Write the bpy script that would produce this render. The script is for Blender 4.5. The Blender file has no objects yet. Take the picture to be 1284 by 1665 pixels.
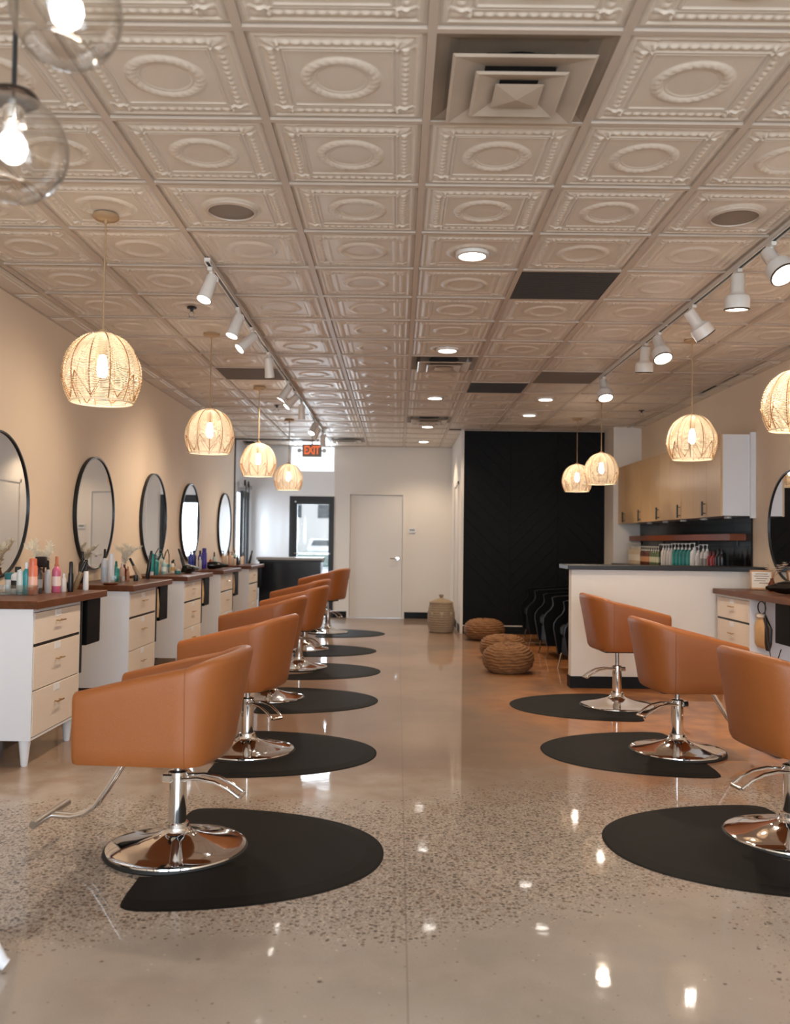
import bpy, math, random
from math import sin, cos, pi, radians as R, sqrt, exp
from mathutils import Vector, Matrix
random.seed(7)
SC = bpy.context.scene
COL = SC.collection
CAMZ = 1.29
CEIL = 2.889           # underside of ceiling grid
# ------------------------------------------------------------ camera
def make_camera():
    f, pitch, roll, yaw = 1441.7, .0333, .0128, -.0032
    def ray(a, b):
        c, s = cos(roll), sin(roll); u = c*a+s*b; v = -s*a+c*b
        x, y, z = u/f, 1.0, -v/f
        c, s = cos(pitch), sin(pitch); y, z = c*y-s*z, s*y+c*z
        c, s = cos(yaw), sin(yaw); x, y = c*x+s*y, -s*x+c*y
        return Vector((x, y, z))
    fwd = ray(0, 0).normalized()
    right = (ray(100, 0)-ray(0, 0)).normalized()
    up = right.cross(fwd).normalized()
    cam = bpy.data.cameras.new('camera'); co = bpy.data.objects.new('camera', cam); COL.objects.link(co)
    m = Matrix((right, up, -fwd)).transposed().to_4x4(); m.translation = Vector((0, 0, CAMZ))
    co.matrix_world = m
    cam.sensor_fit = 'HORIZONTAL'; cam.sensor_width = 36; cam.lens = f/1284*36
    cam.clip_start = .05; cam.clip_end = 300
    cam.dof.use_dof = True; cam.dof.focus_distance = 5.0; cam.dof.aperture_fstop = 3.2
    SC.camera = co
make_camera()
# ------------------------------------------------------------ world, view, window and added fill light
w = bpy.data.worlds.new('overcast'); SC.world = w; w.use_nodes = True
bg = w.node_tree.nodes['Background']; bg.inputs[0].default_value = (.86, .93, 1, 1); bg.inputs[1].default_value = 1.5
SC.view_settings.view_transform = 'Standard'; SC.view_settings.look = 'None'
SC.view_settings.gamma = 1; SC.view_settings.use_curve_mapping = False
SC.view_settings.exposure = 0.4
K_WINDOW, K_PEND, K_SPOT, K_DOWN = 235, 10.5, 12, 13
def area(name, loc, rot, sx, sy, power, col):
    l = bpy.data.lights.new(name, 'AREA'); l.shape = 'RECTANGLE'; l.size = sx; l.size_y = sy; l.energy = power; l.color = col
    o = bpy.data.objects.new(name, l); COL.objects.link(o); o.location = loc; o.rotation_euler = rot; return o
area('daylight_front_windows', (.4, -2.45, 1.45), (R(90), 0, 0), 5.0, 2.3, K_WINDOW, (.74, .87, 1))
area('rear_panel_fill', (-3.0, 14.5, 1.3), (R(90), 0, R(-90)), .7, 1.9, 32, (.80, .90, 1))  # added area light behind the barn door to brighten the white panel
area('daylight_rear_door', (-1.45, 15.35, 1.5), (R(-90), 0, 0), .75, 2.6, 80, (.80, .90, 1))
# ------------------------------------------------------------ helpers
def tag(o, label=None, cat=None, group=None, kind=None):
    if label: o['label'] = label
    if cat: o['category'] = cat
    if group: o['group'] = group
    if kind: o['kind'] = kind
    return o
def empty(name, loc=(0, 0, 0), rz=0, label=None, cat=None, group=None):
    o = bpy.data.objects.new(name, None); COL.objects.link(o); o.empty_display_size = .05
    o.location = loc; o.rotation_euler = (0, 0, rz); return tag(o, label, cat, group)
def copy_tree(o, parent=None, mats=None):
    c = o.copy(); COL.objects.link(c)
    if parent is not None: c.parent = parent
    for ch in list(o.children): copy_tree(ch, c)
    return c
class MB:
    def __init__(s): s.v = []; s.f = []
    def add(s, vs, fs):
        n = len(s.v); s.v += [tuple(p) for p in vs]; s.f += [tuple(i+n for i in q) for q in fs]; return s
    def box(s, x0, y0, z0, x1, y1, z1, b=0):
        if b <= 0:
            return s.add([(x0,y0,z0),(x1,y0,z0),(x1,y1,z0),(x0,y1,z0),(x0,y0,z1),(x1,y0,z1),(x1,y1,z1),(x0,y1,z1)],
                [(0,3,2,1),(4,5,6,7),(0,1,5,4),(1,2,6,5),(2,3,7,6),(3,0,4,7)])
        xs, ys, zs = (x0, x1), (y0, y1), (z0, z1); V = []; idx = {}
        for i in (0, 1):
            for j in (0, 1):
                for k in (0, 1):
                    sx, sy, sz = (1, -1)[i]*b, (1, -1)[j]*b, (1, -1)[k]*b
                    for ax in range(3):
                        p = [xs[i]+sx, ys[j]+sy, zs[k]+sz]; p[ax] = (xs[i], ys[j], zs[k])[ax]
                        idx[i,j,k,ax] = len(V); V.append(tuple(p))
        F = []
        for i in (0, 1):
            q = [idx[i,0,0,0], idx[i,1,0,0], idx[i,1,1,0], idx[i,0,1,0]]; F.append(tuple(q if i else q[::-1]))
            q = [idx[0,i,0,1], idx[1,i,0,1], idx[1,i,1,1], idx[0,i,1,1]]; F.append(tuple(q[::-1] if i else q))
            q = [idx[0,0,i,2], idx[1,0,i,2], idx[1,1,i,2], idx[0,1,i,2]]; F.append(tuple(q if i else q[::-1]))
        for a in (0, 1):
            for c in (0, 1):
                F.append((idx[a,c,0,0], idx[a,c,1,0], idx[a,c,1,1], idx[a,c,0,1]))
                F.append((idx[a,0,c,0], idx[a,1,c,0], idx[a,1,c,2], idx[a,0,c,2]))
                F.append((idx[0,a,c,1], idx[1,a,c,1], idx[1,a,c,2], idx[0,a,c,2]))
                for d in (0, 1): F.append((idx[a,c,d,0], idx[a,c,d,1], idx[a,c,d,2]))
        return s.add(V, F)
    def lathe(s, prof, n=24, c=(0, 0, 0), close=False, sx=1, sy=1):
        V = []; F = []; m = len(prof)
        for i in range(n):
            a = 2*pi*i/n
            for r, z in prof: V.append((c[0]+r*cos(a)*sx, c[1]+r*sin(a)*sy, c[2]+z))
        for i in range(n):
            j = (i+1) % n
            for k in range(m-1 if not close else m):
                k2 = (k+1) % m
                F.append((i*m+k, j*m+k, j*m+k2, i*m+k2))
        if not close:
            if prof[0][0] > 1e-6: F.append(tuple(i*m for i in range(n))[::-1])
            if prof[-1][0] > 1e-6: F.append(tuple(i*m+m-1 for i in range(n)))
        return s.add(V, F)
    def tube(s, pts, r, n=8, closed=False, caps=True, flat=1):
        P = [Vector(p) for p in pts]; m = len(P); V = []; F = []
        rr = r if isinstance(r, (list, tuple)) else [r]*m
        prev = None
        for i in range(m):
            if closed: t = P[(i+1) % m]-P[i-1]
            else: t = P[min(i+1, m-1)]-P[max(i-1, 0)]
            t.normalize()
            if prev is None:
                a = Vector((0, 0, 1)) if abs(t.z) < .9 else Vector((1, 0, 0))
                u = t.cross(a).normalized()
            else:
                u = (prev-t*prev.dot(t)).normalized()
            prev = u; w_ = t.cross(u)
            for k in range(n):
                a = 2*pi*k/n; V.append(P[i]+(u*cos(a)+w_*sin(a)*flat)*rr[i])
        for i in range(m if closed else m-1):
            j = (i+1) % m
            for k in range(n):
                l = (k+1) % n; F.append((i*n+k, i*n+l, j*n+l, j*n+k))
        if caps and not closed:
            F.append(tuple(range(n))[::-1]); F.append(tuple((m-1)*n+k for k in range(n)))
        return s.add(V, F)
    def cyl(s, p0, p1, r0, r1=None, n=16):
        return s.tube([p0, p1], [r0, r0 if r1 is None else r1], n)
    def prism(s, poly, z0, z1, ax='z'):
        n = len(poly); V = []
        for z in (z0, z1):
            for a, b in poly:
                V.append({'z': (a, b, z), 'y': (a, z, b), 'x': (z, a, b)}[ax])
        F = [tuple(range(n))[::-1], tuple(range(n, 2*n))]+[(i, (i+1) % n, (i+1) % n+n, i+n) for i in range(n)]
        return s.add(V, F)
    def xf(s, m):
        s.v = [tuple(m @ Vector(p)) for p in s.v]; return s
    def mesh(s, name, mat, smooth=40):
        me = bpy.data.meshes.new(name); me.from_pydata(s.v, [], s.f); me.validate(); 
        me.materials.append(mat)
        bm = bmesh.new(); bm.from_mesh(me); bmesh.ops.recalc_face_normals(bm, faces=bm.faces); bm.to_mesh(me); bm.free()
        if smooth:
            me.shade_smooth(); me.set_sharp_from_angle(angle=R(smooth))
        return me
    def build(s, name, mat, parent=None, smooth=40, loc=None, kind=None):
        o = bpy.data.objects.new(name, s.mesh(name, mat, smooth)); COL.objects.link(o)
        if parent is not None: o.parent = parent
        if loc: o.location = loc
        if kind: o['kind'] = kind
        return o
import bmesh
def inst(name, me, parent=None, loc=(0, 0, 0), rot=(0, 0, 0), sc=None):
    o = bpy.data.objects.new(name, me); COL.objects.link(o); o.location = loc; o.rotation_euler = rot
    if parent is not None: o.parent = parent
    if sc: o.scale = sc
    return o
# ------------------------------------------------------------ materials
def srgb(h):
    h = h.lstrip('#'); c = [int(h[i:i+2], 16)/255 for i in (0, 2, 4)]
    return tuple((x/12.92 if x <= .04045 else ((x+.055)/1.055)**2.4) for x in c)
def base_mat(name):
    m = bpy.data.materials.new(name); m.use_nodes = True; nt = m.node_tree
    return m, nt, nt.nodes['Principled BSDF']
def mat(name, col, rough=.5, metal=0, noise=0, nscale=8, bump=0, bscale=60, stretch=None, coat=0, sheen=0, spec=None):
    m, nt, p = base_mat(name); c = srgb(col) if isinstance(col, str) else col
    p.inputs['Base Color'].default_value = (*c, 1); p.inputs['Roughness'].default_value = rough
    p.inputs['Metallic'].default_value = metal; p.inputs['Coat Weight'].default_value = coat; p.inputs['Coat Roughness'].default_value = .08
    if spec is not None: p.inputs['Specular IOR Level'].default_value = spec
    if noise or bump:
        tc = nt.nodes.new('ShaderNodeTexCoord'); mp = nt.nodes.new('ShaderNodeMapping'); nt.links.new(tc.outputs['Object'], mp.inputs[0])
        if stretch: mp.inputs['Scale'].default_value = stretch
    if noise:
        n = nt.nodes.new('ShaderNodeTexNoise'); n.inputs['Scale'].default_value = nscale; n.inputs['Detail'].default_value = 5
        nt.links.new(mp.outputs[0], n.inputs[0])
        mx = nt.nodes.new('ShaderNodeMix'); mx.data_type = 'RGBA'
        mx.inputs['A'].default_value = (*[v*(1-noise) for v in c], 1); mx.inputs['B'].default_value = (*[min(1, v*(1+noise)) for v in c], 1)
        nt.links.new(n.outputs[0], mx.inputs['Factor']); nt.links.new(mx.outputs['Result'], p.inputs['Base Color'])
    if bump:
        n = nt.nodes.new('ShaderNodeTexNoise'); n.inputs['Scale'].default_value = bscale; n.inputs['Detail'].default_value = 3
        nt.links.new(mp.outputs[0], n.inputs[0])
        b = nt.nodes.new('ShaderNodeBump'); b.inputs['Strength'].default_value = bump; b.inputs['Distance'].default_value = .004
        nt.links.new(n.outputs[0], b.inputs['Height']); nt.links.new(b.outputs[0], p.inputs['Normal'])
    return m
def emat(name, col, strength):
    m, nt, p = base_mat(name)
    p.inputs['Base Color'].default_value = (*col, 1); p.inputs['Emission Color'].default_value = (*col, 1); p.inputs['Emission Strength'].default_value = strength
    return m
def glass(name, tint=(1, 1, 1), gloss=.08, edge=True):
    m = bpy.data.materials.new(name); m.use_nodes = True; nt = m.node_tree; nt.nodes.clear()
    o = nt.nodes.new('ShaderNodeOutputMaterial'); t = nt.nodes.new('ShaderNodeBsdfTransparent'); t.inputs[0].default_value = (*tint, 1)
    g = nt.nodes.new('ShaderNodeBsdfGlossy'); g.inputs['Roughness'].default_value = .02
    mx = nt.nodes.new('ShaderNodeMixShader'); nt.links.new(t.outputs[0], mx.inputs[1]); nt.links.new(g.outputs[0], mx.inputs[2])
    if edge:
        lw = nt.nodes.new('ShaderNodeLayerWeight'); lw.inputs[0].default_value = .5
        pw = nt.nodes.new('ShaderNodeMath'); pw.operation = 'POWER'; pw.inputs[1].default_value = 2.4; nt.links.new(lw.outputs['Facing'], pw.inputs[0])
        ma = nt.nodes.new('ShaderNodeMath'); ma.operation = 'MULTIPLY_ADD'; ma.inputs[1].default_value = .8; ma.inputs[2].default_value = .05; nt.links.new(pw.outputs[0], ma.inputs[0])
        nt.links.new(ma.outputs[0], mx.inputs[0])
    else: mx.inputs[0].default_value = gloss
    nt.links.new(mx.outputs[0], o.inputs[0]); return m
M = {}
M['wall'] = mat('wall_paint', '#dac6af', .75, noise=.03, nscale=2, bump=.12, bscale=220)
M['wall_white'] = mat('white_wall_paint', '#e0d9d1', .65, noise=.02, nscale=2, bump=.1, bscale=220)
M['gloss_white'] = mat('glossy_white_panel', '#ececee', .12, coat=.6)
M['ceil'] = mat('ceiling_panel_paint', '#d3c5b5', .42, noise=.05, nscale=5, bump=.25, bscale=380)
M['grid'] = mat('ceiling_grid_paint', '#bfae9e', .5)
M['dark'] = mat('plenum_dark', '#1a1613', .9)
M['black_paint'] = mat('black_wall_paint', '#040405', .6, noise=.3, nscale=14, stretch=(1, 8, 8), bump=.3, bscale=40, spec=.2)
M['black'] = mat('black_plastic', '#101011', .4)
M['black_gloss'] = mat('black_gloss_plastic', '#0c0c0d', .18)
M['black_base'] = mat('black_vinyl_baseboard', '#08090b', .5, spec=.25)
M['white'] = mat('white_lacquer', '#dfe0e3', .38)
M['white_metal'] = mat('white_enamel', '#dcd6cf', .35)
M['veneer'] = mat('pale_drawer_veneer', '#d8cabc', .42, noise=.05, nscale=5, stretch=(1, 1, 18))
M['oak'] = mat('light_oak_veneer', '#cbaa80', .36, noise=.10, nscale=7, stretch=(9, 9, .7))
M['wood'] = mat('stained_walnut_top', '#5a3218', .36, spec=.3, noise=.5, nscale=5, stretch=(7, 1, 7), bump=.1, bscale=50)
M['shelfwood'] = mat('red_brown_shelf_wood', '#7d3d18', .4, noise=.3, nscale=6, stretch=(7, 1, 7))
M['chrome'] = mat('chrome', '#e6e4e2', .06, 1)
M['steel'] = mat('brushed_steel', '#b5b1ad', .3, 1)
M['gold'] = mat('brass', '#b78d4f', .25, 1)
M['leather'] = mat('tan_leather', '#9a5829', .38, noise=.10, nscale=5, bump=.28, bscale=420)
M['seam'] = mat('dark_tan_stitching', '#8c5028', .5)
M['bleather'] = mat('black_leather', '#040405', .55, spec=.12, bump=.2, bscale=160)
M['rubber'] = mat('black_rubber', '#121211', .6)
M['matm'] = mat('black_foam_mat', '#0c0b0a', .62, spec=.14, noise=.25, nscale=3, bump=.25, bscale=420)
M['mirror'] = mat('mirror_silver', '#e4e2e0', .01, 1)
M['rattan'] = mat('natural_rattan', '#f3e8d2', .6)
def translucent(m, f):
    nt = m.node_tree; p = nt.nodes['Principled BSDF']; o = [n for n in nt.nodes if n.type == 'OUTPUT_MATERIAL'][0]
    t = nt.nodes.new('ShaderNodeBsdfTranslucent'); t.inputs[0].default_value = p.inputs['Base Color'].default_value
    mx = nt.nodes.new('ShaderNodeMixShader'); mx.inputs[0].default_value = f
    nt.links.new(p.outputs[0], mx.inputs[1]); nt.links.new(t.outputs[0], mx.inputs[2]); nt.links.new(mx.outputs[0], o.inputs[0])
translucent(M['rattan'], .45)
M['rattan_dk'] = mat('darker_rattan_cane', '#a87442', .6)
M['cord'] = mat('tan_fabric_cord', '#a88a68', .7)
M['glassp'] = glass('window_glass', (.97, .98, .98), .06, True)
M['globe'] = glass('clear_globe_glass', (.965, .955, .94), .1, True)
M['bulb'] = emat('warm_white_bulb', (1, .93, .84), 26)
M['bulbw'] = emat('frosted_bulb', (.95, .95, 1), 2.6)
M['lens'] = emat('lamp_lens', (1, .95, .88), 16)
M['down'] = emat('downlight_lens', (1, .93, .85), 9)
M['offlens'] = mat('unlit_lamp_lens', '#5a4a3c', .2)
M['seagrass'] = mat('seagrass_weave', '#7d5430', .8, noise=.6, nscale=26, stretch=(1, 1, 4), bump=.8, bscale=90)
M['jute'] = mat('pale_jute_weave', '#94806a', .85, noise=.4, nscale=22, stretch=(1, 1, 5), bump=.7, bscale=110)
M['grille'] = mat('dark_perforated_metal', '#3a3029', .6)
M['grille2'] = mat('tan_perforated_metal', '#6f5a48', .6)
M['duct'] = mat('dusty_diffuser_enamel', '#b3a392', .35, noise=.3, nscale=4)
M['pan'] = mat('dust_stained_diffuser_pan', '#8a7a6a', .5, noise=.55, nscale=3)
M['exit'] = mat('exit_sign_housing', '#8f8781', .5)
M['exitred'] = emat('exit_letters', (.85, .17, .05), .55)
M['granite'] = mat('black_granite', '#17181b', .15, noise=.6, nscale=120)
M['cap'] = mat('charcoal_counter_cap', '#202124', .45)
M['tile'] = mat('black_wall_tile', '#0b0b0d', .25)
M['snow'] = mat('snowy_ground', '#e8ecf0', .8)
M['facade'] = mat('pale_facade', '#c9c7c4', .8)
M['dkglass'] = mat('dark_vehicle_glass', '#39434a', .1)
M['paper'] = mat('paper', '#e6ddd0', .7)
M['ink'] = mat('grey_print', '#7a7068', .7)
M['pampas'] = mat('pampas_plume', '#eadfca', .9)
M['amber'] = mat('amber_glass', '#6b2d14', .1, coat=.5)
M['brownvase'] = mat('brown_ceramic', '#7b4f2e', .4)
M['hair1'] = mat('blond_hair_swatch', '#c8a274', .5, noise=.3, nscale=30, stretch=(10, 10, .5))
M['hair2'] = mat('dark_hair_swatch', '#1d1512', .45)
M['copper'] = mat('rose_gold', '#c08a6c', .25, 1)
M['acry'] = glass('clear_acrylic', (.93, .95, .95), .1, True)
M['petal'] = mat('pale_dried_petals', '#e6dccf', .8)
def cm(h, rough=.32):
    k = 'c'+h+str(rough)
    if k not in M: M[k] = mat('plastic_'+h.strip('#'), h, rough)
    return M[k]
def floor_mat():
    m, nt, p = base_mat('polished_concrete'); N = nt.nodes.new; L = nt.links.new
    tc = N('ShaderNodeTexCoord'); sep = N('ShaderNodeSeparateXYZ'); L(tc.outputs['Object'], sep.inputs[0])
    def math_(op, a, b=None, c=None):
        n = N('ShaderNodeMath'); n.operation = op
        for i, x in enumerate((a, b, c)):
            if x is None: continue
            if isinstance(x, (int, float)): n.inputs[i].default_value = x
            else: L(x, n.inputs[i])
        return n.outputs[0]
    def noise(s, d=4, off=0):
        mp = N('ShaderNodeMapping'); mp.inputs['Location'].default_value = (off, off*2, 0); L(tc.outputs['Object'], mp.inputs[0])
        n = N('ShaderNodeTexNoise'); n.inputs['Scale'].default_value = s; n.inputs['Detail'].default_value = d; L(mp.outputs[0], n.inputs[0]); return n.outputs[0]
    def ramp(x, a, b):
        n = N('ShaderNodeMapRange'); n.interpolation_type = 'SMOOTHSTEP'; n.inputs['From Min'].default_value = a; n.inputs['From Max'].default_value = b; L(x, n.inputs['Value']); return n.outputs[0]
    def mix(f, a, b):
        n = N('ShaderNodeMix'); n.data_type = 'RGBA'
        if isinstance(f, (int, float)): n.inputs['Factor'].default_value = f
        else: L(f, n.inputs['Factor'])
        for k, x in (('A', a), ('B', b)):
            if isinstance(x, tuple): n.inputs[k].default_value = (*x, 1)
            else: L(x, n.inputs[k])
        return n.outputs['Result']
    big = noise(.8, 5); med = noise(5, 6, 3); fine = noise(160, 2, 1)
    base = mix(ramp(big, .35, .68), srgb('#9a8e82'), srgb('#b8ada1'))
    base = mix(ramp(med, .4, .7), base, srgb('#ab9e91'))
    base = mix(math_('MULTIPLY', fine, .35), base, srgb('#6f6154'))
    # orange-brown tint towards the right-hand chairs, set by position
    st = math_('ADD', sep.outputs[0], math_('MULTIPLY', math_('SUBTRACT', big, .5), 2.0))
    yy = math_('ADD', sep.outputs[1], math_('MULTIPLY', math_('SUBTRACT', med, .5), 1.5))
    brown_tint = math_('MULTIPLY', ramp(st, .5, 1.5), ramp(yy, 4.2, 6.2))
    # exposed aggregate band
    e = math_('ADD', sep.outputs[1], math_('MULTIPLY', math_('SUBTRACT', big, .5), 1.2))
    e = math_('SUBTRACT', e, math_('MULTIPLY', math_('MAXIMUM', sep.outputs[0], 0), .38))
    band = math_('MULTIPLY', ramp(e, 2.75, 3.25), math_('SUBTRACT', 1, ramp(e, 4.1, 4.6)))
    band = math_('ADD', band, .006); far = ramp(sep.outputs[0], 1.0, 1.8); band = math_('MAXIMUM', band, math_('MULTIPLY', far, .45))
    def speck(scale, thr, cols, cut, pw):
        v = N('ShaderNodeTexVoronoi'); v.inputs['Scale'].default_value = scale; v.inputs['Randomness'].default_value = 1; L(tc.outputs['Object'], v.inputs['Vector'])
        s = N('ShaderNodeSeparateColor'); L(v.outputs['Color'], s.inputs[0])
        shape = math_('SUBTRACT', 1, ramp(v.outputs['Distance'], thr*.75, thr))
        pick = math_('LESS_THAN', s.outputs[0], math_('MULTIPLY', band, cut))
        f = math_('MULTIPLY', math_('MULTIPLY', shape, pick), pw)
        return f, mix(ramp(s.outputs[1], .35, .65), cols[0], cols[1])
    f1, c1 = speck(52, .45, (srgb('#2c1d13'), srgb('#634730')), .62, .85)
    f2, c2 = speck(85, .46, (srgb('#c4b3a2'), srgb('#4a3727')), 1.2, .7)
    f4, c4 = speck(130, .5, (srgb('#7a6552'), srgb('#57432f')), 1.1, .6); base = mix(f4, base, c4)
    f3, c3 = speck(34, .36, (srgb('#7a5642'), srgb('#5b4a3d')), .35, .6)
    base = mix(f3, base, c3); base = mix(f2, base, c2); base = mix(f1, base, c1)
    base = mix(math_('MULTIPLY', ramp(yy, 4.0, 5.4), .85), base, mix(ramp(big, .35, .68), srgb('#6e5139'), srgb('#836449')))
    base = mix(math_('MULTIPLY', brown_tint, .85), base, mix(ramp(med, .3, .7), srgb('#86490f'), srgb('#ad6e30')))
    # saw-cut joint
    j = math_('LESS_THAN', math_('ABSOLUTE', math_('SUBTRACT', sep.outputs[0], .045)), .003)
    base = mix(math_('MULTIPLY', j, .35), base, srgb('#4f443a'))
    L(base, p.inputs['Base Color']); p.inputs['Roughness'].default_value = .5
    p.inputs['Coat Weight'].default_value = .55; p.inputs['Coat IOR'].default_value = 1.55
    L(math_('ADD', math_('MULTIPLY', ramp(med, .3, .8), .04), .03), p.inputs['Coat Roughness'])
    b = N('ShaderNodeBump'); b.inputs['Strength'].default_value = .03; b.inputs['Distance'].default_value = .01; L(noise(9, 2, 5), b.inputs['Height']); L(b.outputs[0], p.inputs['Coat Normal'])
    return m
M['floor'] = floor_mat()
# ------------------------------------------------------------ setting
XL, XR, YF, YB, YBW = -2.57, 3.32, -2.2, 14.975, 12.62
def struct(name, mb, m, parent=None, smooth=0): return mb.build(name, m, parent, smooth, kind='structure' if parent is None else None)
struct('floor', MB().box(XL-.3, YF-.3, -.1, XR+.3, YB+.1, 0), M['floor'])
ceiling = struct('ceiling', MB().box(XL-.3, YF-.3, 2.93, XR+.3, YB+.1, 3.03), M['dark'])
wl = struct('wall_left', MB().box(XL-.15, YF, 0, XL, 13.88, 2.93), M['wall'])
wl2 = struct('wall_left_rear', MB().box(XL-.15, 13.88, 0, XL, 14.12, 2.93).box(XL-.15, 14.88, 0, XL, YB, 2.93).box(XL-.15, 14.12, 2.05, XL, 14.88, 2.93), M['gloss_white'])  # opening behind the barn door added so light reaches the rear panel
struct('trim_1', MB().box(XL-.002, 13.855, 0, XL+.02, 13.885, CEIL-.01).box(XL, 13.86, CEIL-.035, -1.25, 13.885, CEIL-.012), cm('#4a3f37'))
struct('wall_right', MB().box(XR, YF, 0, XR+.15, YBW, 2.93), M['wall'])
b = MB().box(-1.075, YB, 0, -.845, YB+.15, 2.93).box(.125, YB, 0, .93, YB+.15, 2.93).box(-.845, YB, 2.115, .125, YB+.15, 2.93).box(-.845, YB+.1, 0, .125, YB+.15, 2.115)  # last box is an unseen backing that blocks light around the door leaf
struct('wall_back', b, M['wall_white'])
struct('wall_back_left', MB().box(XL, YB, 0, -1.83, YB+.15, 2.93).box(-1.83, YB, 2.035, -1.075, YB+.15, 2.45).box(-1.83, YB, 2.87, -1.075, YB+.15, 2.93), M['gloss_white'])
struct('wall_return', MB().box(.905, YBW+.03, 0, 1.05, YB+.15, 2.93), M['wall_white'])
wb = struct('wall_black', MB().box(.93, YBW+.02, 0, 2.94, YBW+.15, 2.93), M['dark'])
struct('wall_column', MB().box(2.94, 12.1, 0, XR, YBW+.15, 2.93), M['wall_white'])
b = MB().box(XL-.15, YF-.15, 0, XR+.15, YF, .32).box(XL-.15, YF-.15, 2.6, XR+.15, YF, 2.93)
for x in (XL-.15, -.75, 1.15, XR-.15): b.box(x, YF-.15, .32, x+.3 if x < 3 else XR+.15, YF, 2.6)
struct('wall_front', b, M['wall_white'])
# chevron planks of the black wall
def clip(poly, a, b_, c):     # keep a*x+b*y<=c
    out = []
    for i in range(len(poly)):
        p, q = poly[i], poly[(i+1) % len(poly)]; dp, dq = a*p[0]+b_*p[1]-c, a*q[0]+b_*q[1]-c
        if dp <= 0: out.append(p)
        if dp*dq < 0:
            t = dp/(dp-dq); out.append((p[0]+t*(q[0]-p[0]), p[1]+t*(q[1]-p[1])))
    return out
cw = (2.94-.93)/3
for c in range(3):
    x0 = .93+c*cw+.002; x1 = .93+(c+1)*cw-.002; s = 1 if c % 2 else -1
    k = -6
    while k*.2 < 3.8:
        z0 = k*.2; z1 = z0+.197; cx = x0 if s > 0 else x1
        poly = [(x0, z0+s*(x0-cx)), (x1, z0+s*(x1-cx)), (x1, z1+s*(x1-cx)), (x0, z1+s*(x0-cx))]
        poly = clip(clip(poly, 0, -1, -.12), 0, 1, 2.93); k += 1
        if len(poly) >= 3: MB().prism(poly, YBW+.002*(k % 3), YBW+.025, 'y').build('plank', M['black_paint'], wb, 0)
struct('trim_2', MB().box(.895, YBW-.02, .0, .935, YBW+.03, 2.9).box(.93, YBW-.012, .108, 2.94, YBW, .12), M['wall_white'])
def basebd(name, *boxes):
    b = MB()
    for q in boxes: b.box(*q)
    struct(name, b, M['black_base'])
basebd('baseboard_back', (-1.075, YB-.012, 0, -.845, YB, .105), (.125, YB-.012, 0, .905, YB, .105))
basebd('baseboard_black_wall', (.93, YBW-.014, 0, 2.94, YBW+.01, .105))
basebd('baseboard_return', (.893, YBW, 0, .905, YB, .105))
basebd('baseboard_left', (XL, YF, 0, XL+.012, YB, .105))
basebd('baseboard_right', (XR-.012, YF, 0, XR, 8.0, .105))
# half wall
hw = struct('wall_half', MB().box(1.57, 8.0, .105, XR, 8.12, 1.06), M['wall_white'])
MB().box(1.56, 7.99, 0, XR, 8.13, .105).build('baseboard', M['black_base'], hw, 0)
MB().box(1.53, 7.965, 1.06, XR, 8.4, 1.10, .004).build('counter_cap', M['cap'], hw, 0)
# ---- ceiling tiles
T = .6096; GX, GY = .089, 2.726
def tile_h(u, v):
    a, b_ = abs(u), abs(v); r = max(a, b_); q = min(a, b_); h = 0
    def bump(x, c, w_): t = (x-c)/w_; return max(0, 1-t*t)
    if r > .47: h -= .006*min(1, (r-.47)/.02)
    h += .0045*bump(r, .455, .012)
    h -= .005*max(0, min(1, (r-.405)/.03)) if r < .445 else .005*max(0, (.47-r)/.025) 
    if q < .345: h += .0075*bump(r, .385, .024)*(.2+.8*abs(sin(pi*(q+.03)/.058))**.8)
    h += .0055*bump(r, .335, .008)+.0055*bump(r, .312, .009)
    d = sqrt(u*u+v*v); an = math.atan2(v, u)
    h += .0095*bump(d, .205, .042)*(1+.10*sin(an*24+d*60)) + .003*bump(d, .158, .008)
    if r < .455 and q > .33:                         # corner leaves
        dx, dy = a-.34, b_-.34; rr = sqrt(dx*dx+dy*dy); th = math.atan2(dy, dx)
        h += .009*max(0, 1-rr/.15)*(.4+.6*abs(sin((th-pi/4)*4+pi/2)))
    if r > .45: pass
    return h
def tile_mesh(n, x0=-.5, x1=.5, name='ceiling_tile'):
    S = T-.032; V = []; F = []
    nx = max(6, int(n*(x1-x0)))
    for j in range(n+1):
        for i in range(nx+1):
            u = x0+(x1-x0)*i/nx; v = -.5+j/n
            V.append((u*S, v*S, -tile_h(u, v)))
    for j in range(n):
        for i in range(nx):
            k = j*(nx+1)+i; F.append((k, k+nx+1, k+nx+2, k+1))
    me = bpy.data.meshes.new(name); me.from_pydata(V, [], F); me.materials.append(M['ceil']); me.shade_smooth(); return me
TM_hi = tile_mesh(150); TM_mid = tile_mesh(88); TM_lo = tile_mesh(48)
ZT = CEIL+.006
def cx(i): return GX+T*(i+.5)
def cy(j): return GY+T*(j+.5)
vents = {(0, 0), (0, 8), (0, 14), (-2, 18)}
grilles = {(1, 4): 'd', (1, 10): 'd', (2, 9): 't', (-3, 9): 't'}
for j in range(-1, 20):
    for i in range(-4, 5):
        if (i, j) in vents or (i, j) in grilles: continue
        y = cy(j); x = cx(i)
        if y > YBW-.1 and x > .9: continue
        inst('ceiling_tile', TM_hi if j < 3 else TM_mid if j < 8 else TM_lo, ceiling, (x, y, ZT), (0, 0, 0))
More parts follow.
